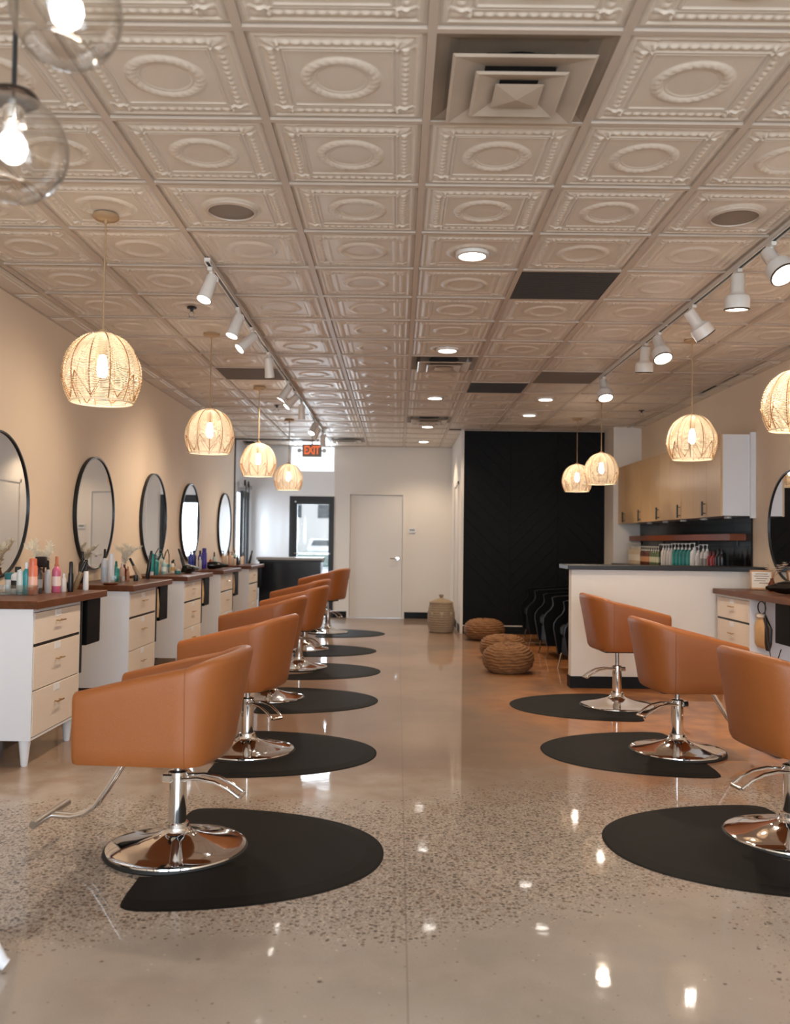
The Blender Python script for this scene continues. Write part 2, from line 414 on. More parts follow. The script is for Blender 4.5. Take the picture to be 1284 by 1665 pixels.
# cut tiles along the side walls
xa, xb = XL, GX-4*T; x2, x3 = GX+5*T, XR
def cut_tile(xl, xr):
    b = MB(); z = CEIL
    b.box(xl, -T/2+.012, z+.004, xr, T/2-.012, z+.014)
    b.box(xl+.02, -T/2+.04, z-.002, xr-.02, T/2-.04, z+.006, .003).box(xl+.05, -T/2+.07, z-.006, xr-.05, T/2-.07, z+.004, .003)
    return b
meL = cut_tile(xa+.002-(xa+xb)/2, xb-.002-(xa+xb)/2).mesh('ceiling_tile', M['ceil'], 0)
meR = cut_tile(x2+.002-(x2+x3)/2, x3-.002-(x2+x3)/2).mesh('ceiling_tile', M['ceil'], 0)
for j in range(-1, 19):
    inst('ceiling_tile', meL, ceiling, ((xa+xb)/2, cy(j), -.003*random.random()), (0, R(random.uniform(-.6, .0)), 0))
    if cy(j) < 12.2: inst('ceiling_tile', meR, ceiling, ((x2+x3)/2, cy(j), -.004*random.random()), (0, R(random.uniform(0, 1.5)), 0))
meC = cut_tile(-.097, .097).mesh('ceiling_tile', M['ceil'], 0)
for j in range(16, 20): inst('ceiling_tile', meC, ceiling, (.806, cy(j)+(.1 if j == 16 else 0), 0), (0, 0, 0), (1, .6 if j == 16 else 1, 1))
for i in range(-4, 6):
    y1 = YB if GX+i*T < .95 else YBW
    MB().box(GX+i*T-.015, GY-2*T, CEIL-.001, GX+i*T+.015, y1, CEIL+.03).build('grid_runner', M['grid'], ceiling, 0)
for j in range(-1, 21):
    y = GY+j*T; x1 = XR if y < 12.1 else (2.94 if y < YBW else .905)
    MB().box(XL, y-.012, CEIL, x1, y+.012, CEIL+.03).build('grid_tee', M['grid'], ceiling, 0)
b = MB().box(XL, GY-2*T, CEIL-.006, XL+.02, YB, CEIL+.003).box(XR-.02, GY-2*T, CEIL-.006, XR, 12.1, CEIL+.003).box(-1.07, YB-.02, CEIL-.004, .905, YB, CEIL+.01)
b.box(.93, YBW-.02, CEIL-.004, 2.94, YBW, CEIL+.01); b.build('wall_angle', M['grid'], ceiling, 0)
struct('ceiling_front', MB().box(XL, YF, CEIL, XR, GY-T, 2.93), M['wall_white'])
# ---- diffusers
def diffuser():
    t = empty('ceiling_vent'); s = T-.03; h = s/2
    # recessed pan
    b = MB(); rings = [(h, 0), (h*.95, .002), (h*.84, .012), (h*.72, .034), (h*.4, .0355)]
    V = []; F = []
    for k, (r, z) in enumerate(rings):
        V += [(-r, -r, z), (r, -r, z), (r, r, z), (-r, r, z)]
    for k in range(4):
        for a in range(4): F.append((k*4+a, k*4+(a+1) % 4, k*4+4+(a+1) % 4, k*4+4+a))
    b.add(V, F); b.build('pan', M['pan'], t, 0, (0, 0, .004))
    MB().lathe([(.135, .0345), (.0, .0345)], 28).build('neck', M['dark'], t, 0)
    def cone(ro, ri, zo, zi):
        V = []; F = []; g = .006
        for r, z in ((ro, zo), (ri, zi), (ri-.004, zi), (ro-.01, zo-g)):
            V += [(-r, -r, z), (r, -r, z), (r, r, z), (-r, r, z)]
        for k in range(4):
            k2 = (k+1) % 4
            for a in range(4): F.append((k*4+a, k*4+(a+1) % 4, k2*4+(a+1) % 4, k2*4+a))
        return MB().add(V, F)
    for ro, ri, zo, zi in ((.235, .125, -.030, -.008), (.155, .070, -.044, -.026)):
        cone(ro, ri, zo, zi).build('louver', M['duct'], t, 0)
    r = .082; MB().add([(-r, -r, -.048), (r, -r, -.048), (r, r, -.048), (-r, r, -.048), (0, 0, -.062)], [(0, 1, 4), (1, 2, 4), (2, 3, 4), (3, 0, 4)]).build('center_louver', M['duct'], t, 0)
    return t
d0 = diffuser(); first = True
for (i, j), lab in (((0, 0), 'big square louvered ceiling vent closest to the camera, dusty around its rings'), ((0, 8), 'square louvered vent in line above the aisle, second from the camera'),
                 ((0, 14), 'small far square vent in the aisle row beside the last downlights'), ((-2, 18), 'dark square vent at the far end beside the exit sign')):
    o = d0 if first else copy_tree(d0); first = False
    o.location = (cx(i), cy(j), CEIL); tag(o, lab, 'ceiling vent', 'square ceiling vents')
gm = {}
for kk in 'dt':
    b = MB(); s = T/2-.016
    b.box(-s, -s, 0, s, s, .004)
    n = 30
    for k in range(n):
        p = -s+(k+.5)*2*s/n
        b.box(-s, p-.0035, -.004, s, p+.0035, 0)
    gm[kk] = b.mesh('grille_panel', M['grille'] if kk == 'd' else M['grille2'], 0)
for (i, j), lab in (((1, 4), 'dark brown return air grille nearest the camera, right of the aisle'), ((1, 10), 'dark brown return air grille further back towards the black wall'),
                    ((2, 9), 'lighter brown grille touching the right track rail'), ((-3, 9), 'brown grille panel left of the left track rail')):
    t = empty('return_grille', (cx(i), cy(j), CEIL+.002), 0, lab, 'grille', 'return air grilles'); inst('grille_panel', gm[grilles[(i, j)]], t)
    s = T/2-.016; b = MB().box(-s, -s, -.003, s, -s+.012, .003).box(-s, s-.012, -.003, s, s, .003).box(-s, -s, -.003, -s+.012, s, .003).box(s-.012, -s, -.003, s, s, .003)
    b.build('frame', M['grille' if grilles[(i, j)] == 'd' else 'grille2'], t, 0)
# speakers
for i, j, lab in ((-2, 2, 'round flush ceiling speaker left of the aisle near the first rattan pendant'), (2, 2, 'round flush ceiling speaker on the right beside the near track rail')):
    t = empty('ceiling_speaker', (cx(i), cy(j), CEIL), 0, lab, 'speaker', 'ceiling speakers')
    MB().lathe([(.125, .0), (.125, -.012), (.11, -.016), (.108, -.008)], 40).build('rim', M['grid'], t)
    MB().lathe([(0, -.013), (.108, -.009), (.108, -.006)], 40).build('speaker_mesh', mat('speaker_mesh_metal', '#857364', .5, bump=.8, bscale=500), t)
# downlights
dl = [((0, 3), 'downlight nearest the camera, alone in its tile'), ((0, 7), 'aisle downlight just before the second square vent'), ((0, 11), 'aisle downlight third from the camera'),
      ((0, 15), 'aisle downlight just past the far small vent'), ((0, 18), 'aisle downlight closest to the back wall'), ((2, 11), 'right-hand downlight nearer the camera, in front of the black wall'), ((2, 13), 'right-hand downlight closest to the black wall')]
for (i, j), lab in dl:
    t = empty('downlight', (cx(i), cy(j), CEIL), 0, 'round recessed '+lab, 'downlight', 'recessed ceiling downlights')
    MB().lathe([(.095, .004), (.093, -.016), (.075, -.02), (.073, -.014)], 32).build('trim_ring', M['white_metal'], t)
    MB().lathe([(0, -.016), (.074, -.015)], 32).build('lens', M['down'], t)
    l = bpy.data.lights.new('downlight_lamp', 'SPOT'); l.energy = K_DOWN*4; l.color = (1, .79, .56); l.spot_size = R(130); l.spot_blend = .6; l.shadow_soft_size = .06
    o = bpy.data.objects.new('lamp', l); COL.objects.link(o); o.parent = t; o.location = (0, 0, -.03)
# sprinklers
def sprinkler(x, y, lab):
    t = empty('fire_sprinkler', (x, y, CEIL), 0, lab, 'sprinkler', 'ceiling sprinklers')
    MB().lathe([(0, 0), (.032, 0), (.034, -.008), (.012, -.012), (.01, -.03), (.0, -.03)], 16).build('escutcheon', M['black'], t)
    b = MB()
    for s in (-1, 1): b.tube([(s*.008, 0, -.03), (s*.02, 0, -.045), (s*.016, 0, -.062), (0, 0, -.072)], .003, 6)
    b.lathe([(0, -.074), (.026, -.072), (.026, -.076), (0, -.078)], 14); b.build('deflector', M['steel'], t)
sprinkler(-1.44, 6.07, 'small dark fire sprinkler hanging between the first and second left pendants')
sprinkler(-1.45, 10.48, 'small fire sprinkler between the third and fourth left pendants')
sprinkler(2.88, 10.5, 'small fire sprinkler near the right wall before the column')
# ------------------------------------------------------------ doors, windows at the back
d1 = empty('door_1', (0, 0, 0)); d1['kind'] = 'structure'
b = MB()
for x0, x1 in ((-.845, -.805), (.085, .125)): b.box(x0, YB-.015, 0, x1, YB+.1, 2.115)
b.box(-.805, YB-.015, 2.075, .085, YB+.1, 2.115); b.build('door_frame', M['wall_white'], d1, 0)
MB().box(-.8, YB+.02, .012, .08, YB+.06, 2.07, .002).build('door_leaf', mat('door_white_paint', '#d8d2cc', .45), d1, 0)
hd = MB().lathe([(0, 0), (.03, 0), (.03, .012), (0, .014)], 20).xf(Matrix.Translation((.0, YB+.02, 1.0)) @ Matrix.Rotation(R(90), 4, 'X')).build('handle_rose', M['chrome'], d1)
MB().tube([(0, YB+.01, 1.0), (0, YB-.035, 1.0), (-.02, YB-.045, 1.0), (-.12, YB-.045, 1.005)], .01, 8).build('lever', M['chrome'], d1)
MB().box(-.805, YB, 0, .085, YB+.09, .01).build('threshold', M['steel'], d1, 0)
d2 = empty('door_2'); d2['kind'] = 'structure'
b = MB().box(-1.83, YB-.01, 0, -1.765, YB+.08, 2.035).box(-1.125, YB-.01, 0, -1.078, YB+.08, 2.035).box(-1.765, YB-.01, 1.985, -1.125, YB+.08, 2.035)
b.build('door_frame', M['black'], d2, 0)
b = MB().box(-1.765, YB+.01, .02, -1.70, YB+.055, 1.985).box(-1.165, YB+.01, .02, -1.125, YB+.055, 1.985).box(-1.70, YB+.01, 1.90, -1.165, YB+.055, 1.985).box(-1.70, YB+.01, .02, -1.165, YB+.055, .2)
b.build('door_stile', M['black'], d2, 0)
MB().box(-1.70, YB+.03, .2, -1.165, YB+.036, 1.90).build('glass_pane', M['glassp'], d2, 0)
b = MB().tube([(-1.74, YB-.05, 1.07), (-1.13, YB-.05, 1.07)], .014, 8)
for x in (-1.72, -1.15): b.tube([(x, YB-.05, 1.07), (x, YB+.02, 1.07)], .01, 6)
b.build('push_bar', M['steel'], d2)
MB().box(-1.745, YB+.0, 1.93, -1.72, YB+.01, 1.955).build('door_sensor', M['white'], d2, 0)
w1 = empty('window_1'); w1['kind'] = 'structure'
b = MB().box(-1.83, YB-.004, 2.45, -1.81, YB+.06, 2.87).box(-1.09, YB, 2.45, -1.075, YB+.06, 2.87).box(-1.81, YB, 2.45, -1.09, YB+.06, 2.462)
b.build('window_frame', M['white'], w1, 0)
MB().box(-1.81, YB+.03, 2.462, -1.09, YB+.036, 2.87).build('glass_pane', M['glassp'], w1, 0)
t = empty('thermostat', (.245, YB, 1.48), 0, 'small white thermostat under a clear cover on the back wall beside the white door', 'thermostat')
MB().box(-.06, -.022, -.04, .06, 0, .04, .006).build('housing', M['white'], t, 0)
MB().box(-.045, -.024, -.012, .045, -.02, .024, 0).build('display', cm('#8f8f88'), t, 0)
t = empty('door_trim_niche', (.905, 13.6, 0)); t.name = 'trim_3'; t['kind'] = 'structure'
b = MB().box(-.018, -.45, .0, 0, -.40, 2.2).box(-.018, .40, .0, 0, .45, 2.2).box(-.018, -.45, 2.15, 0, .45, 2.2); b.build('casing', M['wall_white'], t, 0)
# barn door on the left wall
t = empty('barn_door', (XL, 14.6, 0), 0, 'black framed glass sliding barn door on a steel rail at the far left', 'door')
y0, y1 = -.28, .28
b = MB().box(.03, y0-.06, .02, .07, y0+.03, 2.08).box(.03, y1-.03, .02, .07, y1+.03, 2.08).box(.03, y0, 1.98, .07, y1, 2.08).box(.03, y0, .02, .07, y1, .14).box(.035, -.02, .14, .065, .005, 1.98)
b.build('frame', M['black'], t, 0)
MB().box(.046, y0, .14, .052, y1, 1.98).build('glass_pane', M['glassp'], t, 0)
MB().box(.075, -.62, 2.125, .085, .36, 2.165).build('rail', M['steel'], t, 0)
for y in (-.22, .1):
    MB().lathe([(0, 0), (.05, 0), (.05, .02), (0, .02)], 20).xf(Matrix.Translation((.075, y, 2.21)) @ Matrix.Rotation(R(90), 4, 'Y')).build('roller', M['black'], t)
    MB().box(.095, y-.018, 1.95, .103, y+.018, 2.22).build('hanger_strap', M['black'], t, 0)
MB().box(.07, .30, 2.13, .11, .33, 2.2).build('rail_stop', M['steel'], t, 0)
# reception desk
t = empty('reception_desk', (-1.68, 14.1, 0), 0, 'black granite-fronted reception desk with a pale counter edge behind the far left station', 'desk')
MB().box(-.48, -.2, 0, .48, .25, .98).build('body', M['granite'], t, 0)
MB().box(-.52, -.25, .98, .51, .3, 1.02, .004).build('counter_top', cm('#8d8b8a', .3), t, 0)
MB().box(-.5, -.22, .95, .5, .26, .98).build('moulding', M['black'], t, 0)
# exit sign
t = empty('exit_sign', (-1.4, 14.3, CEIL), 0, 'red letter exit sign with two emergency lamp heads hanging at the far end', 'exit sign')
MB().box(-.155, -.025, -.25, .155, .025, -.045, .008).build('housing', M['exit'], t, 0)
MB().cyl((0, 0, -.05), (0, 0, 0), .012).lathe([(0, 0), (.05, 0), (.05, -.012), (0, -.014)], 16).build('stem', M['steel'], t)
for s in (-1, 1):
    b = MB().tube([(s*.15, 0, -.15), (s*.19, -.01, -.15)], .01, 8).lathe([(0, -.02), (.036, -.012), (.04, .02), (0, .03)], 18)
    n = len(b.v); 
    MB().tube([(s*.15, 0, -.15), (s*.185, -.01, -.15)], .01, 8).build('arm', M['steel'], t)
    MB().lathe([(0, -.03), (.034, -.03), (.036, -.02), (.03, .015), (0, .02)], 18).xf(Matrix.Translation((s*.2, -.01, -.15)) @ Matrix.Rotation(R(-90), 4, 'X')).build('lamp_head', M['steel'], t)
cu = bpy.data.curves.new('exit_text', 'FONT'); cu.body = 'EXIT'; cu.size = .215; cu.align_x = 'CENTER'; cu.align_y = 'CENTER'; cu.extrude = .002; cu.space_character = .92; cu.offset = .006
to = bpy.data.objects.new('tmp', cu); COL.objects.link(to); dg = bpy.context.evaluated_depsgraph_get(); me = bpy.data.meshes.new_from_object(to.evaluated_get(dg))
bpy.data.objects.remove(to); me.materials.clear(); me.materials.append(M['exitred']); me.name = 'lettering'
o = inst('lettering', me, t, (0, -.028, -.147), (R(90), 0, 0)); o.scale = (.62, .85, 1)
# ------------------------------------------------------------ track rails and heads
def rail(name_lab, x, y0, y1, segs):
    t = empty('track_rail', (x, (y0+y1)/2, CEIL), 0, name_lab, 'track rail', 'ceiling track rails')
    h = (y1-y0)/2; s = 2*h/segs
    for k in range(segs):
        a = -h+k*s; b = MB().box(-.017, a, -.022, .017, a+s-.006, -.002).box(-.017, a, -.03, -.01, a+s-.006, -.02).box(.01, a, -.03, .017, a+s-.006, -.02)
        b.build('rail_section', M['white_metal'], t, 0)
        MB().box(-.009, a+.02, -.0245, .009, a+s-.02, -.0215).build('slot', M['black'], t, 0)
rail('white track rail running back above the left-hand chairs', -1.10, 4.98, 13.0, 5)
rail('white track rail running back above the right-hand chairs', 1.915, 2.2, 8.4, 3)
def head(x, y, dirv, style, lit, lab, power=1.0):
    t = empty('track_light', (x, y, CEIL-.03), 0, lab, 'track light', 'track light heads')
    k = 1.0
    MB().box(-.014, -.04, -.022, .014, .04, .0, .003).cyl((0, 0, -.02), (0, 0, -.06), .012, n=10).build('adapter', M['white_metal'], t, 0)
    d = Vector(dirv).normalized(); q = Vector((0, 0, -1)).rotation_difference(d).to_matrix().to_4x4()
    piv = Matrix.Translation((0, 0, -.075))
    if style == 'slim':
        prof = [(0, .035), (.03, .035), (.036, .02), (.038, -.07), (.042, -.13), (.04, -.132), (.036, -.12)]; lr, lz = .037, -.122
    else:
        prof = [(0, .05), (.034, .05), (.038, .04), (.038, -.045), (.044, -.06), (.066, -.075), (.07, -.09), (.07, -.15), (.064, -.152), (.06, -.14)]; lr, lz = .061, -.142
    MB().lathe(prof, 24).xf(piv @ q).build('shade', M['white_metal'], t)
    if style != 'slim': MB().lathe([(.0705, -.146), (.0715, -.152), (.064, -.155), (.062, -.15)], 24, close=True).xf(piv @ q).build('rim', cm('#4a3a2c'), t)
    MB().tube([(.0, .0, -.05), (.036, 0, -.055), (.04, 0, -.08)], .006, 6).build('yoke', M['white_metal'], t)
    MB().lathe([(0, lz-.006), (lr*.6, lz-.004), (lr, lz)], 20).xf(piv @ q).build('lens', M['lens'] if lit else M['offlens'], t)
    if lit:
        l = bpy.data.lights.new('track_lamp', 'SPOT'); l.energy = K_SPOT*4*power; l.color = (1, .81, .61); l.spot_size = R(105); l.spot_blend = 1; l.shadow_soft_size = .04
        o = bpy.data.objects.new('lamp', l); COL.objects.link(o); o.parent = t
        o.matrix_local = Matrix.Translation(Vector((0, 0, -.075))+d*(-lz+.02)) @ Vector((0, 0, -1)).rotation_difference(d).to_matrix().to_4x4()
LH = [(5.09, (-.25, -.35, -1), 1, 'first lit white track head on the left rail, nearest the camera'), (5.97, (-.3, -.25, -1), 1, 'second white track head on the left rail, pointing down lit'),
      (6.53, (-.9, -.5, -1), 1, 'third head on the left rail, tilted sharply toward the left wall'), (7.39, (.05, .3, -1), 1, 'fourth head on the left rail, white cylinder pointing straight down'),
      (8.71, (-.6, -.1, -1), 1, 'fifth head on the left rail, leaning left beyond the brown grille'), (9.3, (-.8, -.3, -.9), 1, 'sixth head on the left rail, strongly tilted'),
      (9.95, (.0, .2, -1), 1, 'seventh head on the left rail, upright beside the sixth'), (11.5, (-.3, -.6, -1), 1, 'eighth head on the left rail with a bright face near the exit sign'),
      (12.0, (-.5, .3, -1), 1, 'ninth head on the left rail, turned away near the exit sign'), (12.8, (0, .2, -1), 1, 'last head at the far end of the left rail')]
for y, d, lit, lab in LH: head(-1.10, y, d, 'slim', lit, lab)
RH = [(4.55, (.25, -.75, -1), 1, 'bell shaped track head at the right edge of the picture with lit face'), (5.0, (.0, .1, -1), 1, 'second bell head on the right rail, hanging straight down'),
      (5.77, (.75, .1, -1), 1, 'third bell head on the right rail, tilted to the right wall'), (6.53, (.1, -.55, -1), 1, 'fourth bell head on the right rail showing its lit face'),
      (6.89, (0, .15, -1), 1, 'fifth bell head on the right rail, upright beside the fourth'), (8.29, (.05, -.5, -1), 1, 'last bell head at the far end of the right rail')]
for y, d, lit, lab in RH: head(1.915, y, d, 'bell', lit, lab)
# ------------------------------------------------------------ rattan pendants
def shade_r(t):     # t 0 top..1 bottom -> (r, z) of the globe shell, origin at bottom rim
    a = R(8)+t*R(120); rr = .187
    return rr*sin(a), .132+rr*1.14*cos(a)
def rattan_pendant(lab, x, y, group='rattan pendant lamps'):
    t = empty('rattan_pendant', (x, y, 1.955), 0, lab, 'pendant lamp', group); return t
def build_pendant_parts(t):
    b = MB(); n = 40; rings = 56
    for k in range(rings):
        s = (k+.5)/rings; r, z = shade_r(s); pts = []
        for i in range(n):
            a = 2*pi*i/n
            # wavy vertical bands of weave
            dz = .010*sin(a*8+k*.15)*sin(pi*s)*(1 if s < .75 else .3)
            rr = r+.0022*cos(pi*i+k*pi)
            pts.append((rr*cos(a), rr*sin(a), z+dz))
        b.tube(pts, .0022, 3, closed=True)
    b.build('weave', M['rattan'], t, 60)
    b = MB()
    for k in range(12):
        a = 2*pi*k/12; b.tube([(shade_r(s/14)[0]*cos(a), shade_r(s/14)[0]*sin(a), shade_r(s/14)[1]) for s in range(15)], .0030, 5)
    b.build('rib', M['rattan_dk'], t, 60)
    b = MB(); pts = []
    for k in range(16):
        a = 2*pi*k/16; s = .70 if k % 2 else .97; r, z = shade_r(s); pts.append(((r+.004)*cos(a), (r+.004)*sin(a), z))
    b.tube(pts, .0042, 5, closed=True)
    b.build('zigzag_strand', M['rattan_dk'], t, 60)
    r, z = shade_r(1.0)
    b = MB().tube([(r*cos(2*pi*k/40), r*sin(2*pi*k/40), z) for k in range(40)], .005, 6, closed=True)
    b.build('rim_ring', M['rattan'], t, 60)
    r, z = shade_r(.02); MB().tube([(r*cos(2*pi*k/24), r*sin(2*pi*k/24), z) for k in range(24)], .004, 6, closed=True).build('top_ring', M['rattan'], t, 60)
    MB().lathe([(0, .36), (.018, .36), (.02, .35), (.02, .25), (.016, .235), (0, .235)], 14).build('socket', M['cord'], t)
    MB().lathe([(0, .12), (.014, .124), (.024, .14), (.026, .17), (.022, .21), (.014, .235), (0, .236)], 16).build('bulb', M['bulb'], t)
    MB().cyl((0, 0, .31), (0, 0, .93), .0045, n=8).build('cord', M['cord'], t)
    MB().lathe([(0, .934), (.062, .934), (.064, .92), (.055, .912), (.01, .91), (.008, .89), (0, .89)], 24).build('canopy', M['cord'], t)
    l = bpy.data.lights.new('pendant_lamp', 'POINT'); l.energy = K_PEND*4; l.color = (1, .84, .66); l.shadow_soft_size = .03
    o = bpy.data.objects.new('lamp', l); COL.objects.link(o); o.parent = t; o.location = (0, 0, .17)
PD = [('rattan globe pendant nearest the camera on the left side', -1.465, 4.34), ('second rattan globe pendant from the camera on the left side', -1.465, 6.84), ('third rattan pendant on the left, in front of the glossy white wall', -1.465, 9.24), ('farthest and smallest rattan pendant on the left, left of the exit sign', -1.45, 11.7),
      ('rattan pendant cut by the right edge of the picture', 2.27, 5.05), ('rattan pendant in front of the oak wall cabinets', 2.27, 6.85), ('right rattan pendant of the pair against the black wall', 2.25, 9.82), ('left and farther rattan pendant of the pair against the black wall', 2.27, 11.25)]
p0 = rattan_pendant(*PD[0]); build_pendant_parts(p0)
for lab, x, y in PD[1:]:
    c = copy_tree(p0); c.location = (x, y, 1.955); c.rotation_euler = (0, 0, random.random()*6); c['label'] = lab
# ------------------------------------------------------------ clear glass globes, upper left
def glass_pendant(x, y, zc, lab, r=.122):
    t = empty('glass_pendant', (x, y, zc), 0, lab, 'pendant lamp', 'clear glass globe pendants')
    prof = []
    for k in range(25):
        a = R(14)+k/24*R(128); prof.append((r*sin(a), r*cos(a)))
    lip = [(prof[-1][0]+.001, prof[-1][1]-.002)]
    inner = [(max(.001, q[0]*.978), q[1]*.978) for q in prof[::-1]]
    g = MB().lathe(prof+lip+inner, 48, close=True).build('globe', M['globe'], t)
    g.rotation_euler = (R(-6), R(5), 0)
    q = prof[-1]; MB().tube([(q[0]*cos(2*pi*k/48), q[0]*sin(2*pi*k/48), q[1]) for k in range(48)], .0024, 8, closed=True).build('lip', glass('lip_glass', (.9, .88, .86), .1), g)
    MB().lathe([(0, .13), (.05, .125), (.058, .112), (.05, .106), (0, .106)], 28).build('cap', mat('bronze_cap', '#3b302a', .25, .8), t)
    MB().lathe([(0, .11), (.022, .11), (.024, .1), (.022, .065), (.02, .055), (0, .055)], 20).build('socket', M['chrome'], t)
    MB().lathe([(0, -.033), (.014, -.031), (.027, -.02), (.033, .0), (.030, .018), (.022, .030), (0, .031)], 20).build('bulb', M['bulbw'], t)
    MB().lathe([(0, .03), (.023, .03), (.018, .05), (.017, .062), (0, .062)], 20).build('bulb_base', M['white'], t)
    MB().cyl((0, 0, .125), (0, 0, CEIL-zc), .0055, n=10).build('stem', M['black'], t)
    l = bpy.data.lights.new('globe_lamp', 'POINT'); l.energy = 1.5; l.color = (1, .85, .7); l.shadow_soft_size = .03
    o = bpy.data.objects.new('lamp', l); COL.objects.link(o); o.parent = t; o.location = (0, 0, -.06)
glass_pendant(-.88, 1.97, 2.165, 'clear glass globe pendant at the left edge, whole bulb in view')
glass_pendant(-.668, 1.72, 2.33, 'higher clear glass globe pendant cut by the top edge', .108)
# ------------------------------------------------------------ styling stations
def handle_me():
    b = MB().cyl((0, -.055, 0), (0, .055, 0), .0045, n=8)
    for s in (-1, 1): b.cyl((0, s*.035, 0), (-.022, s*.035, 0), .0035, n=6)
    return b.mesh('handle', M['gold'])
HM = handle_me(); CAT = 'styling station'
ZTOP = .93
def station(x, y, rz, lab, ztop=ZTOP, Lc=.74, ov=.42, fx=.535, ho=.10):
    """local: wall at x=0, front face at x=.55 ; cabinet from y=0 to Lc, worktop to Lc+ov"""
    t = empty('styling_station', (x, y, 0), rz, lab, CAT, 'styling stations')
    zb = ztop-.045; z0 = .15
    b = MB().box(.02, 0, z0, fx-.02, Lc, zb)
    b.box(fx-.02, 0, z0, fx, .012, zb).box(fx-.02, Lc-.012, z0, fx, Lc, zb).box(fx-.02, .012, zb-.02, fx, Lc-.012, zb).box(fx-.02, .012, z0, fx, Lc-.012, z0+.014)
    b.build('body', M['white'], t, 0)
    zz = [(zb-.198, zb-.024), (zb-.458, zb-.216), (z0+.018, zb-.464)]
    for a, c in zz:
        d = MB().box(fx-.016, .016, a, fx+.004, Lc-.016, c, .0015).build('drawer', M['veneer'], t, 0)
        m = (a+c)/2+.02
        inst('handle', HM, d, (fx+.026, Lc/2, m))
        MB().box(fx+.003, Lc/2-.055, c-.042, fx+.006, Lc/2+.035, c-.004).build('finger_notch', M['white'], d, 0)
    MB().box(fx-.018, .014, zb-.214, fx+.001, Lc-.014, zb-.201).build('reveal', M['black'], t, 0)
    lg = MB().lathe([(0, 0), (.017, 0), (.019, .006), (.034, .15), (0, .15)], 12).mesh('leg', M['white'])
    for lx in (.06, fx-.05):
        for ly in (.05, Lc-.05): inst('leg', lg, t, (lx, ly, 0))
    MB().box(.004, -.02, zb, fx+.035, Lc+ov, ztop, .004).build('worktop', M['wood'], t, 0)
    MB().box(.18, Lc+.005, .42, fx+.005, Lc+.03, zb).build('side_panel', M['black'], t, 0)
    bx = MB().box(fx-.095, Lc+ho, zb-.30, fx+.01, Lc+ho+.26, zb, .006).build('tool_holster', M['bleather'], t, 0)
    MB().box(fx-.07, Lc+ho+.265, zb-.05, fx-.03, Lc+ho+.28, zb+.0).build('holder_bracket', M['gold'], t, 0)
    return t
SY = [4.98, 6.76, 8.5, 10.25, 12.2]
SL = ['styling station at the left edge, nearest the camera', 'second styling station from the camera on the left wall', 'third styling station from the camera on the left wall', 'fourth styling station from the camera on the left wall', 'farthest left styling station beside the black reception desk']
s0 = None
for y, l in zip(SY, SL):
    if s0 is None: s0 = station(XL, y, 0, 'white three-drawer '+l)
    else:
        c = copy_tree(s0); c.location = (XL, y, 0); c['label'] = 'white three-drawer '+l
sr = station(XR, 7.93, pi, 'white drawer styling station on the right wall against the half wall', .91, .73, .9, .465, .5)
for ch in list(sr.children):
    if ch.name.startswith(('side_panel', 'holder_bracket')): bpy.data.objects.remove(ch)
# mirrors
def round_mirror(x, y, z, side, lab):
    t = empty('round_mirror', (x, y, z), 0 if side < 0 else pi, lab, 'mirror', 'round wall mirrors')
    rot = Matrix.Rotation(R(90), 4, 'Y'); r = .475
    MB().lathe([(r-.012, 0), (r, 0), (r, .032), (r-.012, .032), (r-.012, .022)], 72, close=True).xf(rot).build('frame', M['black'], t)
    MB().lathe([(0, .022), (r-.01, .022), (r-.01, .004), (0, .004)], 72).xf(rot).build('mirror_glass', M['mirror'], t)
for y, l in zip([5.63, 7.47, 9.28, 10.9, 13.08], ['cut by the left edge of the picture', 'second from the camera on the left wall', 'third from the camera on the left wall', 'fourth from the camera on the left wall', 'farthest on the left wall beside the barn door']):
    round_mirror(XL+.001, y, 1.495, -1, 'large round black rimmed mirror '+l)
round_mirror(XR-.001, 7.42, 1.46, 1, 'round mirror on the right wall cut by the right edge')
